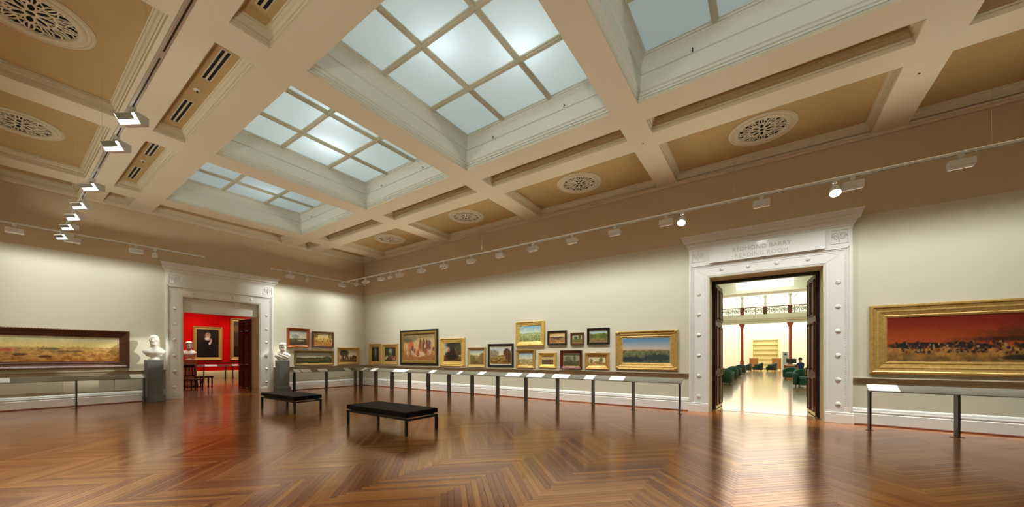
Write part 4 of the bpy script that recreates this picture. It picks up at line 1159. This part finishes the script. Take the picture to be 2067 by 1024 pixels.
# ------------------------------------------------------------------ busts and pedestals
def g2(x, y, cx_, cy_, sx, sy): return math.exp(-((x - cx_) / sx) ** 2 - ((y - cy_) / sy) ** 2)
def bust_mesh(hair=False, beard=False, drape=False, shoulders=.30, chest_h=.27, turn=0.0):
    """one continuous surface from chest cut to crown; faces -y; z=0 at the chest cut; head height .26"""
    rings = []
    hb = chest_h + .10                                   # chin level
    prof = [(0.0, .10, .075, 0, 0), (.02, .15, .095, 0, .0), (.06, shoulders * .72, .118, 0, 0), (.11, shoulders * .93, .128, 0, .0), (.16, shoulders, .125, 0, .005), (.20, shoulders * .95, .115, 0, .01),
            (.235, shoulders * .74, .098, 0, .016), (.262, .15, .085, 0, .020), (.282, .095, .080, 0, .02), (.308, .076, .076, 0, .014), (.328, .072, .076, 0, .008)]
    sc = chest_h / .27
    prof = [(z * sc, rx, ry, cx_, cy_) for z, rx, ry, cx_, cy_ in prof]
    zc = prof[-1][0]                                     # just under the jaw
    head = [(.0, .064, .080, -.006), (.015, .068, .092, -.012), (.04, .074, .100, -.010), (.075, .079, .104, -.004), (.11, .083, .107, 0.0), (.15, .086, .110, .004), (.19, .085, .110, .008), (.22, .078, .102, .012), (.245, .060, .082, .016), (.262, .036, .052, .018), (.270, .006, .008, .018)]
    for z, rx, ry, cy_ in head: prof.append((zc + .02 + z, rx, ry, 0, cy_))
    # resample
    P = np.array(prof); Z = P[:, 0]
    zz = np.concatenate([np.linspace(0, zc, 26), np.linspace(zc + .008, Z[-1], 64)])
    n = 84
    vs = []
    for z in zz:
        rx, ry, cx_, cy_ = [np.interp(z, Z, P[:, k]) for k in (1, 2, 3, 4)]
        hz = (z - zc - .02) / .27
        for k in range(n):
            a = 2 * PI * k / n
            c_, s_ = math.cos(a), math.sin(a)
            e = 2.3
            r = 1.0 / (abs(c_) ** e + abs(s_) ** e) ** (1 / e)
            x, y = rx * r * c_, ry * r * s_
            if hz > -.05:                                # facial relief on the -y side
                fx = math.atan2(x, -y)                   # 0 = straight ahead
                d = 0
                t_n = min(1, max(0, (.60 - hz) / .22))                                               # 0 at the brow, 1 at the nose tip
                d += (.010 + .030 * t_n) * math.exp(-(fx / (.10 + .07 * t_n)) ** 2) * sstep(.335, .375, np.array(hz)) * (1 - sstep(.56, .64, np.array(hz)))   # nose
                d -= .020 * (g2(fx, hz, .40, .545, .20, .050) + g2(fx, hz, -.40, .545, .20, .050))    # eye sockets
                d += .010 * (g2(fx, hz, .40, .535, .12, .026) + g2(fx, hz, -.40, .535, .12, .026))    # eyeballs
                d += .009 * (g2(fx, hz, .38, .625, .24, .028) + g2(fx, hz, -.38, .625, .24, .028))    # brows
                d += .010 * (g2(fx, hz, .72, .44, .20, .07) + g2(fx, hz, -.72, .44, .20, .07))        # cheekbones
                d += .011 * g2(fx, hz, 0, .275, .22, .018) + .010 * g2(fx, hz, 0, .215, .18, .020) - .012 * g2(fx, hz, 0, .245, .24, .010)   # lips
                d -= .008 * g2(fx, hz, 0, .165, .2, .025)
                d += .018 * g2(fx, hz, 0, .09, .28, .055)                                            # chin
                d += .020 * (g2(fx, hz, 1.55, .46, .09, .12) + g2(fx, hz, -1.55, .46, .09, .12))      # ears
                d -= .008 * (g2(fx, hz, .75, .26, .25, .10) + g2(fx, hz, -.75, .26, .25, .10))        # cheeks
                d = float(d)
                if hair:
                    m = 1.0 if (hz > .72 or abs(fx) > 1.25) and hz > .18 else 0.0
                    d += m * (.014 + .010 * math.sin(fx * 9 + hz * 22) * math.cos(hz * 26 + fx * 4))
                if beard:
                    m = g2(fx, hz, 0, .10, 1.1, .14)
                    d += m * (.020 + .008 * math.sin(fx * 16) * math.sin(hz * 40)) * (0 if abs(fx) < .16 and hz > .24 else 1)
                L_ = math.hypot(x, y) or 1
                x += x / L_ * d; y += y / L_ * d
                tw = turn * min(1, max(0, (hz + .05) / .15))
                x, y = x * math.cos(tw) - y * math.sin(tw), x * math.sin(tw) + y * math.cos(tw)
            elif drape:
                f = min(1, max(0, (zc - z) / .12))
                d = f * (.012 * math.sin(z * 70 + x * 34) + .010 * math.sin(x * 60 - z * 30))
                y += d * (1 if y < 0 else -1) ; x += d * .6 * (1 if x > 0 else -1)
            else:
                y -= .012 * (g2(x, z, .09, .13 * sc, .07, .05) + g2(x, z, -.09, .13 * sc, .07, .05)) * (1 if y < 0 else 0)
            vs.append((x + cx_, y + cy_, z))
    m_ = len(zz)
    fs = [(i * n + k, i * n + (k + 1) % n, (i + 1) * n + (k + 1) % n, (i + 1) * n + k) for i in range(m_ - 1) for k in range(n)]
    fs += [tuple(range(n - 1, -1, -1)), tuple((m_ - 1) * n + k for k in range(n))]
    mb = MB(); mb.add(vs, fs)
    return mb
def bust(label, loc, rot, socle, scale, group, **kw):
    t = thing('marble_bust', label, 'bust', loc, rot, group)
    t.scale = (scale,) * 3
    sh = .0
    if socle:
        sh = .085
        MB().lathe([(.115, 0), (.115, .018), (.10, .026), (.072, .045), (.066, .06), (.080, .078), (.085, .09)], 28).build('socle', M['marble'], t, smooth=False)
    o = bust_mesh(**kw).build('figure', M['marble'], t, loc=(0, 0, sh + .001), smooth=True)
    return t
def pedestal(label, loc, rot, w_, d_, h_, m_, taper=.0):
    t = thing('pedestal', label, 'pedestal', loc, rot, 'bust pedestals')
    MB().box(-w_ / 2 - .05, w_ / 2 + .05, -d_ / 2 - .04, d_ / 2 + .04, 0, .20).build('base', M[m_], t, bevel=.008)
    mb = MB()
    mb.add([(-w_ / 2 + .0, -d_ / 2, .2), (w_ / 2, -d_ / 2, .2), (w_ / 2, d_ / 2, .2), (-w_ / 2, d_ / 2, .2), (-w_ / 2 - taper, -d_ / 2 - taper, h_), (w_ / 2 + taper, -d_ / 2 - taper, h_), (w_ / 2 + taper, d_ / 2 + taper, h_), (-w_ / 2 - taper, d_ / 2 + taper, h_)],
           [(0, 1, 5, 4), (1, 2, 6, 5), (2, 3, 7, 6), (3, 0, 4, 7), (4, 5, 6, 7), (0, 3, 2, 1)])
    mb.build('shaft', M[m_], t, bevel=.006)
    MB().box(-w_ / 2 - .012, w_ / 2 + .012, -d_ / 2 - .012, d_ / 2 + .012, .20, .225).build('collar', M[m_], t, bevel=.004)
    return t
pedestal('grey granite pedestal left of the red doorway', (3.0, 16.42, 0), math.radians(0), .38, .38, 1.36, 'granite', .01)
bust('white marble bust of a bald man with bare shoulders', (3.0, 16.40, 1.36), math.radians(-18), True, 1.27, 'marble busts', shoulders=.215, chest_h=.23, turn=math.radians(-8))
pedestal('grey granite pedestal right of the red doorway', (6.86, 16.42, 0), 0, .38, .38, 1.31, 'granite', .005)
bust('white marble bust with curly hair and draped robe, right of the red doorway', (6.86, 16.40, 1.31), math.radians(-12), False, 1.22, 'marble busts', hair=True, beard=True, drape=True, shoulders=.235, chest_h=.26, turn=math.radians(14))

# ------------------------------------------------------------------ red room beyond the far wall
RX0, RX1, RYB, RYE, RZ = -1.0, 12.6, YF + WT, 30.7, 6.0
fl = struct('floor_red_room', 'polished timber floor seen through the red doorway', 'floor')
fl2 = MB().box(FX0 - .02, FX1 + .02, YF + .18, RYB, -.2, 0).build('threshold', M['floor_plain'], fl)
MB().box(RX0, RX1, RYB, RYE, -.2, 0).build('boards', M['floor_plain'], fl)
wr = struct('wall_red_room_back', 'bright red gallery wall with a portrait, through the far doorway', 'wall')
MB().box(RX0 - .3, RX1 + .3, RYE, RYE + .3, 0, RZ).build('red_wall', M['red_wall_paint'], wr)
MB().extrude_x([(0, 0), (-.04, 0), (-.04, .42), (-.02, .48), (0, .48)], RX0, RX1).build('skirting', M['shelf_cream'], wr, (0, RYE, 0))
MB().extrude_x([(0, .98), (-.03, .98), (-.05, 1.05), (0, 1.06)], RX0, RX1).build('dado_rail', M['red_wood'], wr, (0, RYE, 0))
wr = struct('wall_red_room_left', 'red side wall of the far room, left', 'wall')
MB().box(RX0 - .3, RX0, RYB, RYE, 0, RZ).build('red_wall', M['red_wall_paint'], wr)
wr = struct('wall_red_room_right', 'red side wall of the far room, right', 'wall')
MB().box(RX1, RX1 + .3, RYB, RYE, 0, RZ).build('red_wall', M['red_wall_paint'], wr)
wr = struct('wall_red_room_front', 'back of the gallery wall facing the red room', 'wall')
fr = MB(); fr.box(RX0, FX0, RYB - .01, RYB + .02, 0, RZ); fr.box(FX1, RX1, RYB - .01, RYB + .02, 0, RZ); fr.box(FX0, FX1, RYB - .01, RYB + .02, DZ, RZ)
fr.build('red_wall', M['red_wall_paint'], wr)
wr = struct('ceiling_red_room', 'pale ceiling of the red room', 'ceiling')
MB().box(RX0 - .3, RX1 + .3, RYB, RYE, RZ, RZ + .2).build('plaster', M['room_cream'], wr)
picture('dark portrait of a white-bearded sitter on the red wall', RYE - .02, 7.45, 9.0, 1.20, 3.46, .19, 'gold',
        S(seed=31, sky=((26, 20, 16), (22, 18, 16)), hz=.02, land=((14, 12, 12), (12, 10, 10)), rough=.3,
          blobs=[(.25, .75, .25, .2, (44, 28, 16), .6), (.5, .34, .34, .34, (14, 13, 13), .4), (.50, .78, .13, .11, (150, 140, 126), .2), (.50, .76, .10, .09, (182, 138, 104), .08), (.48, .665, .13, .06, (200, 190, 174), .15), (.64, .60, .05, .09, (190, 150, 120), .1), (.58, .50, .05, .05, (206, 200, 190), .1)]), prof='scoop', res=80)
picture('tall gold framed picture half hidden by the open door in the red room', RYE - .02, 9.45, 11.6, 1.20, 4.15, .22, 'gold',
        S(seed=32, sky=((60, 46, 30), (70, 50, 30)), hz=.3, land=((40, 28, 18), (26, 18, 14)), blobs=[(.1, .8, .12, .1, (120, 84, 48), .5)]), prof='scoop')
barrier('slim barrier with white cards before the red wall', RYE - 1.0, 6.3, 11.4, [6.55, 7.75, 8.9, 9.3, 10.6])
for a, b, lab in ((6.62, 7.3, 'white card on the red room barrier, left'), (7.8, 8.45, 'white card on the red room barrier below the portrait'), (9.25, 9.95, 'white card on the red room barrier by the open door')):
    card(lab, RYE - 1.0, a, b, 0)
pedestal('brown stone pedestal inside the red room', (5.30, 22.4, 0), 0, .46, .46, 1.32, 'brown_stone', .01)
bust('white marble bust with broad bare chest inside the red room', (5.30, 22.4, 1.32), math.radians(-14), True, 1.28, 'marble busts', hair=True, shoulders=.22, chest_h=.25)
# carved dark chair
ch = thing('carved_chair', 'dark carved wooden chair standing in the red room doorway', 'chair', (5.02, 20.6, 0), math.radians(20), None)
MB().box(-.26, .26, -.25, .25, .42, .48).build('seat', M['dark_wood'], ch, bevel=.012)
for x in (-.22, .22):
    for y in (-.21, .21):
        MB().lathe([(.022, 0), (.03, .03), (.018, .06), (.032, .16), (.022, .24), (.034, .34), (.03, .42)], 12).build('leg', M['dark_wood'], ch, loc=(x, y, 0), smooth=True)
for x in (-.23, .23): MB().tube([(x, .23, .42), (x, .25, .8), (x * 1.02, .30, 1.12)], [.024, .022, .018], 8).build('back_post', M['dark_wood'], ch, smooth=True)
MB().box(-.24, .24, .275, .305, .98, 1.12).build('crest_rail', M['dark_wood'], ch, bevel=.01)
MB().box(-.22, .22, .238, .26, .58, .64).build('lower_rail', M['dark_wood'], ch, bevel=.006)
for x in (-.13, 0, .13): MB().lathe([(.012, 0), (.02, .08), (.012, .17), (.022, .26), (.012, .36)], 10).build('spindle', M['dark_wood'], ch, loc=(x, .262, .62), smooth=True)
for y in (-.21, .21): MB().box(-.22, .22, y - .012, y + .012, .12, .15).build('stretcher', M['dark_wood'], ch)
st = thing('low_stool', 'dark low stool with turned legs beside the carved chair', 'stool', (5.72, 21.8, 0), 0.2)
MB().box(-.28, .28, -.20, .20, .46, .53).build('seat', M['black_wood'], st, bevel=.012)
for x in (-.23, .23):
    for y in (-.15, .15): MB().lathe([(.024, 0), (.034, .05), (.02, .10), (.036, .25), (.024, .36), (.034, .46)], 12).build('leg', M['black_wood'], st, loc=(x, y, 0), smooth=True)
for x, y, tg in ((8.2, 27.6, (8.2, 30.6, 2.4)), (10.6, 27.6, (10.6, 30.6, 2.8)), (6.4, 27.0, (6.4, 30.6, 2.6)), (5.3, 20.6, (5.3, 22.4, 1.6))):
    spot_light('red_room_lamp', None, (x, y, 5.6), Vector(tg) - Vector((x, y, 5.6)), P_RED * (2.2 if y > 25 else 2.0), (1.0, .90, .74), 62 if y > 25 else 26, .7)
area_light('red_room_fill_lamp', None, (6, 23.5, 5.8), (0, 0, -1), P_RED * 2.0, 3, 3, (1.0, .88, .70), 170)

# ------------------------------------------------------------------ reading room beyond the right wall
LX0, LX1, LY, LZ = XR + WT, 50.0, 9.0, 9.6
fl = struct('floor_reading_room', 'pale gleaming floor of the reading room beyond the doorway', 'floor')
MB().box(XR + .17, LX0, RY0 - .02, RY1 + .02, -.2, 0).build('threshold', M['floor_plain'], fl)
MB().box(LX0, LX1, -LY, LY, -.2, 0).build('boards', M['floor_light'], fl)
MB().box(XR + .60, XR + .64, RY0, RY1, 0, .004).build('brass_strip', M['brass'], fl)
wr = struct('wall_reading_room_back', 'pale back wall of the reading room', 'wall')
MB().box(LX1, LX1 + .3, -LY, LY, 0, LZ).build('plaster', M['room_cream'], wr)
wr = struct('wall_reading_room_left', 'pale left side wall of the reading room', 'wall')
MB().box(LX0, LX1, LY, LY + .3, 0, LZ).build('plaster', M['room_cream'], wr)
wr = struct('wall_reading_room_right', 'pale right side wall of the reading room', 'wall')
MB().box(LX0, LX1, -LY - .3, -LY, 0, LZ).build('plaster', M['room_cream'], wr)
wr = struct('wall_reading_room_front', 'reading room side of the gallery wall', 'wall')
fr = MB(); fr.box(LX0 - .01, LX0 + .02, -LY, RY0, 0, LZ); fr.box(LX0 - .01, LX0 + .02, RY1, LY, 0, LZ); fr.box(LX0 - .01, LX0 + .02, RY0, RY1, DZ, LZ)
fr.build('plaster', M['room_cream'], wr)
wr = struct('ceiling_reading_room', 'bright ceiling of the reading room', 'ceiling')
MB().box(LX0, LX1, -LY, LY, LZ, LZ + .2).build('plaster', M['room_white'], wr)
for x0, x1 in ((13.5, 19), (22, 28), (31, 37), (39.5, 43.5)):
    MB().box(x0, x1, -2.6, 2.6, LZ - .06, LZ - .001).build('light_panel', M['ceiling_light'], wr)
# gallery (upper level) with balustrade, columns and cornice
GX = 44.0
gal = struct('wall_reading_room_balcony', 'pale upper balcony front of the reading room', 'balcony')
MB().box(GX, LX1, -LY, LY, 4.95, 5.60).build('floor_slab', M['room_white'], gal)
MB().extrude_x([(0, 4.72), (-.06, 4.74), (-.06, 4.95), (-.16, 5.05), (-.16, 5.15), (-.22, 5.20), (-.22, 5.64), (0, 5.64)], -LY, LY).build('fascia', M['room_fascia'], gal, (GX, 0, 0), -PI / 2)
MB().box(GX + .3, LX1, -LY, LY, 4.86, 4.95).build('added_soffit_glow', M['ceiling_light'], gal)  # glowing sheet added to brighten the space under the balcony
MB().extrude_x([(.2, 7.62), (-.05, 7.66), (-.12, 7.78), (-.25, 7.86), (-.25, 7.95), (.2, 7.95)], -LY, LY).build('upper_cornice', M['room_white'], gal, (GX, 0, 0), -PI / 2)
MB().box(GX, GX + .2, -LY, LY, 7.95, LZ).build('upper_wall', M['room_fascia'], gal)
MB().box(GX - .03, GX, -2.35, 2.30, 8.25, 9.0).build('lit_panel', M['ceiling_light'], gal)
MB().box(GX + .3, LX1, -LY, LY, 7.55, 7.62).build('upper_soffit_light', M['ceiling_light_low'], gal)
bal = thing('balustrade', 'dark scrolled iron balustrade of the reading room balcony', 'railing', (GX - .1, 0, 5.64), -PI / 2)
MB().box(-LY + .3, LY - .3, -.045, .045, .70, .77).build('top_rail', M['red_wood'], bal)
MB().box(-LY + .3, LY - .3, -.02, .02, .03, .06).build('bottom_rail', M['iron'], bal)
x = -4.6
while x < 4.7:
    sc = MB()
    for s in (-1, 1):
        pts = []
        for q in range(18):
            a = q / 17 * 3 * PI; r = .17 * (1 - q / 20)
            pts.append((s * (.17 + .0 + r * math.cos(a) * .9), 0, .38 + r * math.sin(a) * 1.6))
        sc.tube(pts, .030, 5)
    sc.tube([(0, 0, .06), (0, 0, .70)], .028, 6)
    sc.build('scroll_panel', M['iron'], bal, loc=(x, 0, 0), smooth=True)
    MB().box(x + .37, x + .41, -.02, .02, .06, .70).build('standard', M['iron'], bal)
    x += .78
def column(label, y, grp='reading room columns'):
    t = thing('iron_column', label, 'column', (GX - .18, y, 0), 0, grp)
    MB().box(-.24, .24, -.24, .24, 0, .16).build('plinth', M['column_red'], t, bevel=.02)
    MB().lathe([(.22, .16), (.22, .24), (.17, .30), (.19, .9), (.16, .95), (.135, 1.0), (.12, 4.1), (.14, 4.12), (.14, 4.18), (.12, 4.2)], 20).build('shaft', M['column_red'], t, smooth=False)
    MB().lathe([(.12, 4.2), (.14, 4.32), (.20, 4.5), (.24, 4.54), (.24, 4.6)], 16).build('capital', M['column_red'], t)
    MB().box(-.26, .26, -.26, .26, 4.6, 4.72).build('abacus', M['column_red'], t)
    return t
for y, lab in ((1.82, 'red iron column on the left in the reading room'), (-2.10, 'red iron column on the right in the reading room')): column(lab, y)
def upper_column(label, y):
    t = thing('upper_column', label, 'column', (GX + .12, y, 5.64), 0, 'upper balcony columns')
    MB().box(-.17, .17, -.17, .17, 0, .80).build('pedestal', M['column_red'], t, bevel=.02)
    MB().lathe([(.13, .80), (.10, .88), (.085, 1.6), (.09, 1.66), (.17, 1.86), (.17, 1.92)], 14).build('shaft', M['room_fascia'], t)
    for s in (-1, 1): MB().tube([(0, s * .08, 1.35), (0, s * .30, 1.55), (0, s * .55, 1.88)], [.03, .04, .05], 6).build('bracket', M['room_white'], t)
for y, lab in ((1.82, 'slim column with red pedestal on the balcony, left'), (-.14, 'slim column with red pedestal on the balcony, middle'), (-2.10, 'slim column with red pedestal on the balcony, right')): upper_column(lab, y)
# shelving against the back wall
sh = thing('wall_shelving', 'tall cream shelving unit with level shelves against the back wall', 'shelving', (LX1 - .02, -.15, 0), -PI / 2)
MB().box(-1.2, 1.2, -.04, 0, 0, 3.35).build('back_panel', M['shelf_cream'], sh)
for s in (-1, 1): MB().box(s * 1.2 - .05, s * 1.2 + .05, -.32, 0, 0, 3.4).build('upright', M['shelf_cream'], sh)
for k in range(7): MB().box(-1.15, 1.15, -.30, -.04, .08 + k * .53, .115 + k * .53).build('shelf', M['shelf_edge'], sh)
for y, lab in ((1.75, 'pale wooden screen left of the cream shelving'), (-2.0, 'pale wooden screen right of the cream shelving')):
    t = thing('wooden_screen', lab, 'screen', (46.5, y * .5 + (.0 if y > 0 else -.1), 0), -PI / 2, 'low wooden screens')
    MB().box(-.34, .34, -.03, .03, .12, 1.25).build('panel', M['table_wood'], t, bevel=.01)
    for s in (-1, 1): MB().box(s * .36 - .03, s * .36 + .03, -.05, .05, 0, 1.30).build('post', M['table_wood'], t)
# tub armchairs
def make_tub(m_, name='tub_armchair'):
    t = thing(name, 'x', 'armchair')
    n = 22; prof = []
    v = []; f = []
    for i in range(n):
        a = math.radians(-35 + 250 * i / (n - 1))             # open towards -y
        c, s = math.cos(a), math.sin(a)
        h = .60 + .17 * max(0, s) ** 1.5
        for r, z in ((.40, .10), (.42, h - .06), (.40, h), (.33, h), (.31, h - .05), (.31, .30)): v.append((r * c, r * s, z))
    for i in range(n - 1):
        for k in range(5): f.append((i * 6 + k, (i + 1) * 6 + k, (i + 1) * 6 + k + 1, i * 6 + k + 1))
        f.append((i * 6 + 5, (i + 1) * 6 + 5, (i + 1) * 6, i * 6))
    f += [tuple(range(6)), tuple((n - 1) * 6 + k for k in range(6))]
    MB().add(v, f).build('back_and_arms', m_, t, smooth=True)
    MB().lathe([(.30, .10), (.31, .14), (.31, .40), (.29, .44), (.20, .455), (.001, .46)], 24, cap=False).build('seat_cushion', m_, t, smooth=True)
    MB().box(-.26, .26, -.38, -.24, .10, .40).build('seat_front', m_, t, bevel=.03, seg=2)
    for x in (-.26, .26):
        for y in (-.26, .26): MB().lathe([(.018, 0), (.028, .11)], 8).build('leg', M['dark_wood'], t, loc=(x, y, 0))
    return t
tubA = make_tub(M['green_leather']); tubB = make_tub(M['dark_green_leather'])
spots = [(tubA, 21.9, 1.72, 95, 1.0, 'nearest green tub armchair on the left in the reading room'), (tubA, 24.1, 1.78, 80, 1.0, 'second green tub armchair on the left in the reading room'), (tubA, 26.6, 1.72, 100, 1.0, 'third green tub armchair on the left in the reading room'), (tubA, 30.4, 1.70, 85, 1.0, 'fourth green tub armchair on the left in the reading room'),
         (tubB, 36.0, 1.60, 100, 1.0, 'grey green armchair at the end of the left row'), (tubB, 41.5, 1.35, 160, 1.0, 'grey green armchair at the back left, by the red column'), (tubB, 43.0, .50, 180, 1.1, 'grey green armchair at the back, left of centre'), (tubB, 43.0, -.60, 180, 1.1, 'grey green armchair at the back, right of centre'),
         (tubA, 22.2, -1.62, -80, 1.12, 'nearest bright green tub armchair on the right in the reading room'), (tubA, 30.8, -2.10, 180, 1.05, 'green armchair under the seated person'), (tubA, 29.4, -1.42, -100, 1.0, 'green tub armchair beside the wooden desk')]
seen = set()
for proto, x, y, deg, s, lab in spots:
    o = proto if id(proto) not in seen else copy_tree(proto)
    seen.add(id(proto))
    o.location = (x, y, 0); o.rotation_euler = (0, 0, math.radians(deg)); o.scale = (s,) * 3
    o['label'] = lab; o['group'] = 'tub armchairs in the reading room'
def desk(label, x0, x1, y0, y1, h, panel):
    t = thing('reading_table', label, 'table', ((x0 + x1) / 2, (y0 + y1) / 2, 0), 0, 'reading room tables')
    a, b = (x1 - x0) / 2, (y1 - y0) / 2
    MB().box(-a, a, -b, b, h - .04, h).build('top', M['table_wood'], t, bevel=.006)
    for s in (-1, 1):
        if panel: MB().box(s * (a - .05) - .02, s * (a - .05) + .02, -b + .03, b - .03, 0, h - .04).build('end_panel', M['table_wood'], t)
        else:
            for r in (-1, 1): MB().box(s * (a - .06) - .025, s * (a - .06) + .025, r * (b - .06) - .025, r * (b - .06) + .025, 0, h - .04).build('leg', M['table_wood'], t)
    return t
desk('long low table of magazines behind the left armchairs', 22.5, 31.0, 2.35, 3.1, .62, False)
desk('wooden desk with solid end panel, right side of the reading room', 32.4, 37.5, -2.2, -1.35, .80, True)
desk('low table between the right armchairs', 23.4, 28.6, -2.9, -2.05, .62, False)
for x, y, z, m_, lab in ((22.9, 2.6, .62, 'book_red', 'red magazines on the left table, nearest'), (24.6, 2.7, .62, 'book_tan', 'tan folder on the left table'), (26.4, 2.6, .62, 'book_red', 'red magazines farther along the left table'), (28.6, 2.7, .62, 'book_blue', 'blue magazines on the left table'),
                     (33.2, -1.8, .80, 'book_tan', 'tan folder on the wooden desk'), (25.0, -2.4, .62, 'book_red', 'red magazines on the low right table')):
    t = thing('magazine_stack', lab, 'magazines', (x, y, z), random.uniform(-.4, .4), 'magazines on the reading tables')
    for k in range(3): MB().box(-.15, .15, -.21, .21, k * .03, k * .03 + .028).build('magazine', M[m_ if k != 1 else 'card'], t)
for x, y, lab in ((34.3, -1.75, 'computer screen on the wooden desk'), (36.4, -1.75, 'second computer screen farther on the wooden desk')):
    t = thing('computer_screen', lab, 'monitor', (x, y, .80), -PI / 2, 'computer screens')
    MB().box(-.10, .10, -.09, .09, 0, .02).build('base', M['screen_dark'], t)
    MB().box(-.02, .02, -.02, .02, .02, .16).build('neck', M['screen_dark'], t)
    MB().box(-.26, .26, -.03, .02, .14, .48).build('display', M['screen_dark'], t, bevel=.008)
ds = thing('display_stand', 'slim pale blue display stand before the back wall', 'display stand', (44.6, -1.75, 0), -PI / 2)
MB().box(-.25, .25, -.2, .2, 0, .04).build('base', M['white_metal'], ds)
MB().box(-.22, .22, -.03, .03, .04, 1.9).build('panel', M['pale_blue'], ds, bevel=.006)
MB().lathe([(.10, 0), (.10, .02)], 16).xform(Matrix.Rotation(PI / 2, 4, 'X')).build('round_mark', M['screen_dark'], ds, loc=(0, -.03, 1.65))

# seated reader
def person():
    t = thing('person', 'person in a dark blue top with dark hair, seated in the reading room', 'person', (30.8, -2.05, .03), math.radians(-62))
    # skeleton: faces +y locally
    J = {'pelvis': (0, 0, .52), 'belly': (0, .02, .68), 'chest': (0, .05, .86), 'neck': (0, .08, 1.02), 'head': (0, .10, 1.10),
         'hipL': (.09, .03, .50), 'kneeL': (.11, .44, .50), 'ankL': (.11, .46, .10), 'toeL': (.11, .62, .05),
         'hipR': (-.09, .03, .50), 'kneeR': (-.11, .44, .50), 'ankR': (-.11, .40, .10), 'toeR': (-.11, .56, .05),
         'shL': (.17, .05, .94), 'elL': (.25, .18, .72), 'wrL': (.16, .40, .74), 'shR': (-.17, .05, .94), 'elR': (-.25, .16, .71), 'wrR': (-.12, .40, .74)}
    Rr = {'pelvis': .13, 'belly': .12, 'chest': .13, 'neck': .055, 'head': .05, 'hipL': .085, 'kneeL': .06, 'ankL': .04, 'toeL': .035, 'shL': .06, 'elL': .045, 'wrL': .03}
    for k in list(Rr):
        if k.endswith('L'): Rr[k[:-1] + 'R'] = Rr[k]
    E = [('pelvis', 'belly'), ('belly', 'chest'), ('chest', 'neck'), ('neck', 'head'), ('pelvis', 'hipL'), ('hipL', 'kneeL'), ('kneeL', 'ankL'), ('ankL', 'toeL'), ('pelvis', 'hipR'), ('hipR', 'kneeR'), ('kneeR', 'ankR'), ('ankR', 'toeR'), ('chest', 'shL'), ('shL', 'elL'), ('elL', 'wrL'), ('chest', 'shR'), ('shR', 'elR'), ('elR', 'wrR')]
    for s, wr_ in ((1, 'wrL'), (-1, 'wrR')):
        w0 = Vector(J[wr_]); pn = 'palm' + wr_; J[pn] = tuple(w0 + Vector((-s * .02, .07, 0))); Rr[pn] = .03; E.append((wr_, pn))
        for k, (dx, ln) in enumerate(((-.03, .06), (-.01, .075), (.01, .07), (.03, .055))):
            a, b = '%sf%d' % (pn, k), '%sg%d' % (pn, k)
            p = Vector(J[pn]); J[a] = tuple(p + Vector((dx, .04, 0))); J[b] = tuple(p + Vector((dx * 1.1, .04 + ln, -.02))); Rr[a] = .010; Rr[b] = .008; E += [(pn, a), (a, b)]
        a = pn + 't'; J[a] = tuple(w0 + Vector((-s * .06, .06, 0))); Rr[a] = .010; E.append((wr_, a))
    names = list(J); idx = {k: i for i, k in enumerate(names)}
    me = bpy.data.meshes.new('body'); me.from_pydata([J[k] for k in names], [(idx[a], idx[b]) for a, b in E], [])
    o = bpy.data.objects.new('body', me); C.objects.link(o); o.parent = t
    me.materials.append(M['blue_cloth'])
    sk = o.modifiers.new('skin', 'SKIN'); sk.use_smooth_shade = True
    for i, k in enumerate(names):
        sv = me.skin_vertices[0].data[i]; sv.radius = (Rr[k], Rr[k]); sv.use_root = (k == 'pelvis')
    o.modifiers.new('sub', 'SUBSURF').levels = 1
    hd = bust_mesh(); zc_ = [v for v in hd.v]
    keep = MB()
    zs0 = .36 * .27 / .27
    # head taken from the same sculpted surface, above the jaw
    n = 84
    rows = len(hd.v) // n
    start = next(i for i in range(rows) if hd.v[i * n][2] > .30)
    vv = [tuple(p) for p in hd.v[start * n:]]
    rr = rows - start
    keep.add([(-x, -y + .10, z - .345 + 1.08) for x, y, z in vv], [(i * n + k, i * n + (k + 1) % n, (i + 1) * n + (k + 1) % n, (i + 1) * n + k) for i in range(rr - 1) for k in range(n)])
    keep.build('head', M['skin'], t, smooth=True)
    hv, hf = [], []
    for i in range(13):
        th = .05 + 1.75 * i / 12
        for k in range(24):
            a = 2 * PI * k / 24
            cut = .62 if math.sin(a) > .35 else 1.0
            t_ = th * cut
            hv.append((.098 * math.sin(t_) * math.cos(a), .085 + .122 * math.sin(t_) * math.sin(a), 1.235 + .135 * math.cos(t_)))
    hf = [(i * 24 + k, i * 24 + (k + 1) % 24, (i + 1) * 24 + (k + 1) % 24, (i + 1) * 24 + k) for i in range(12) for k in range(24)]
    MB().add(hv, hf).build('hair', M['hair'], t, smooth=True)
    return t
person()
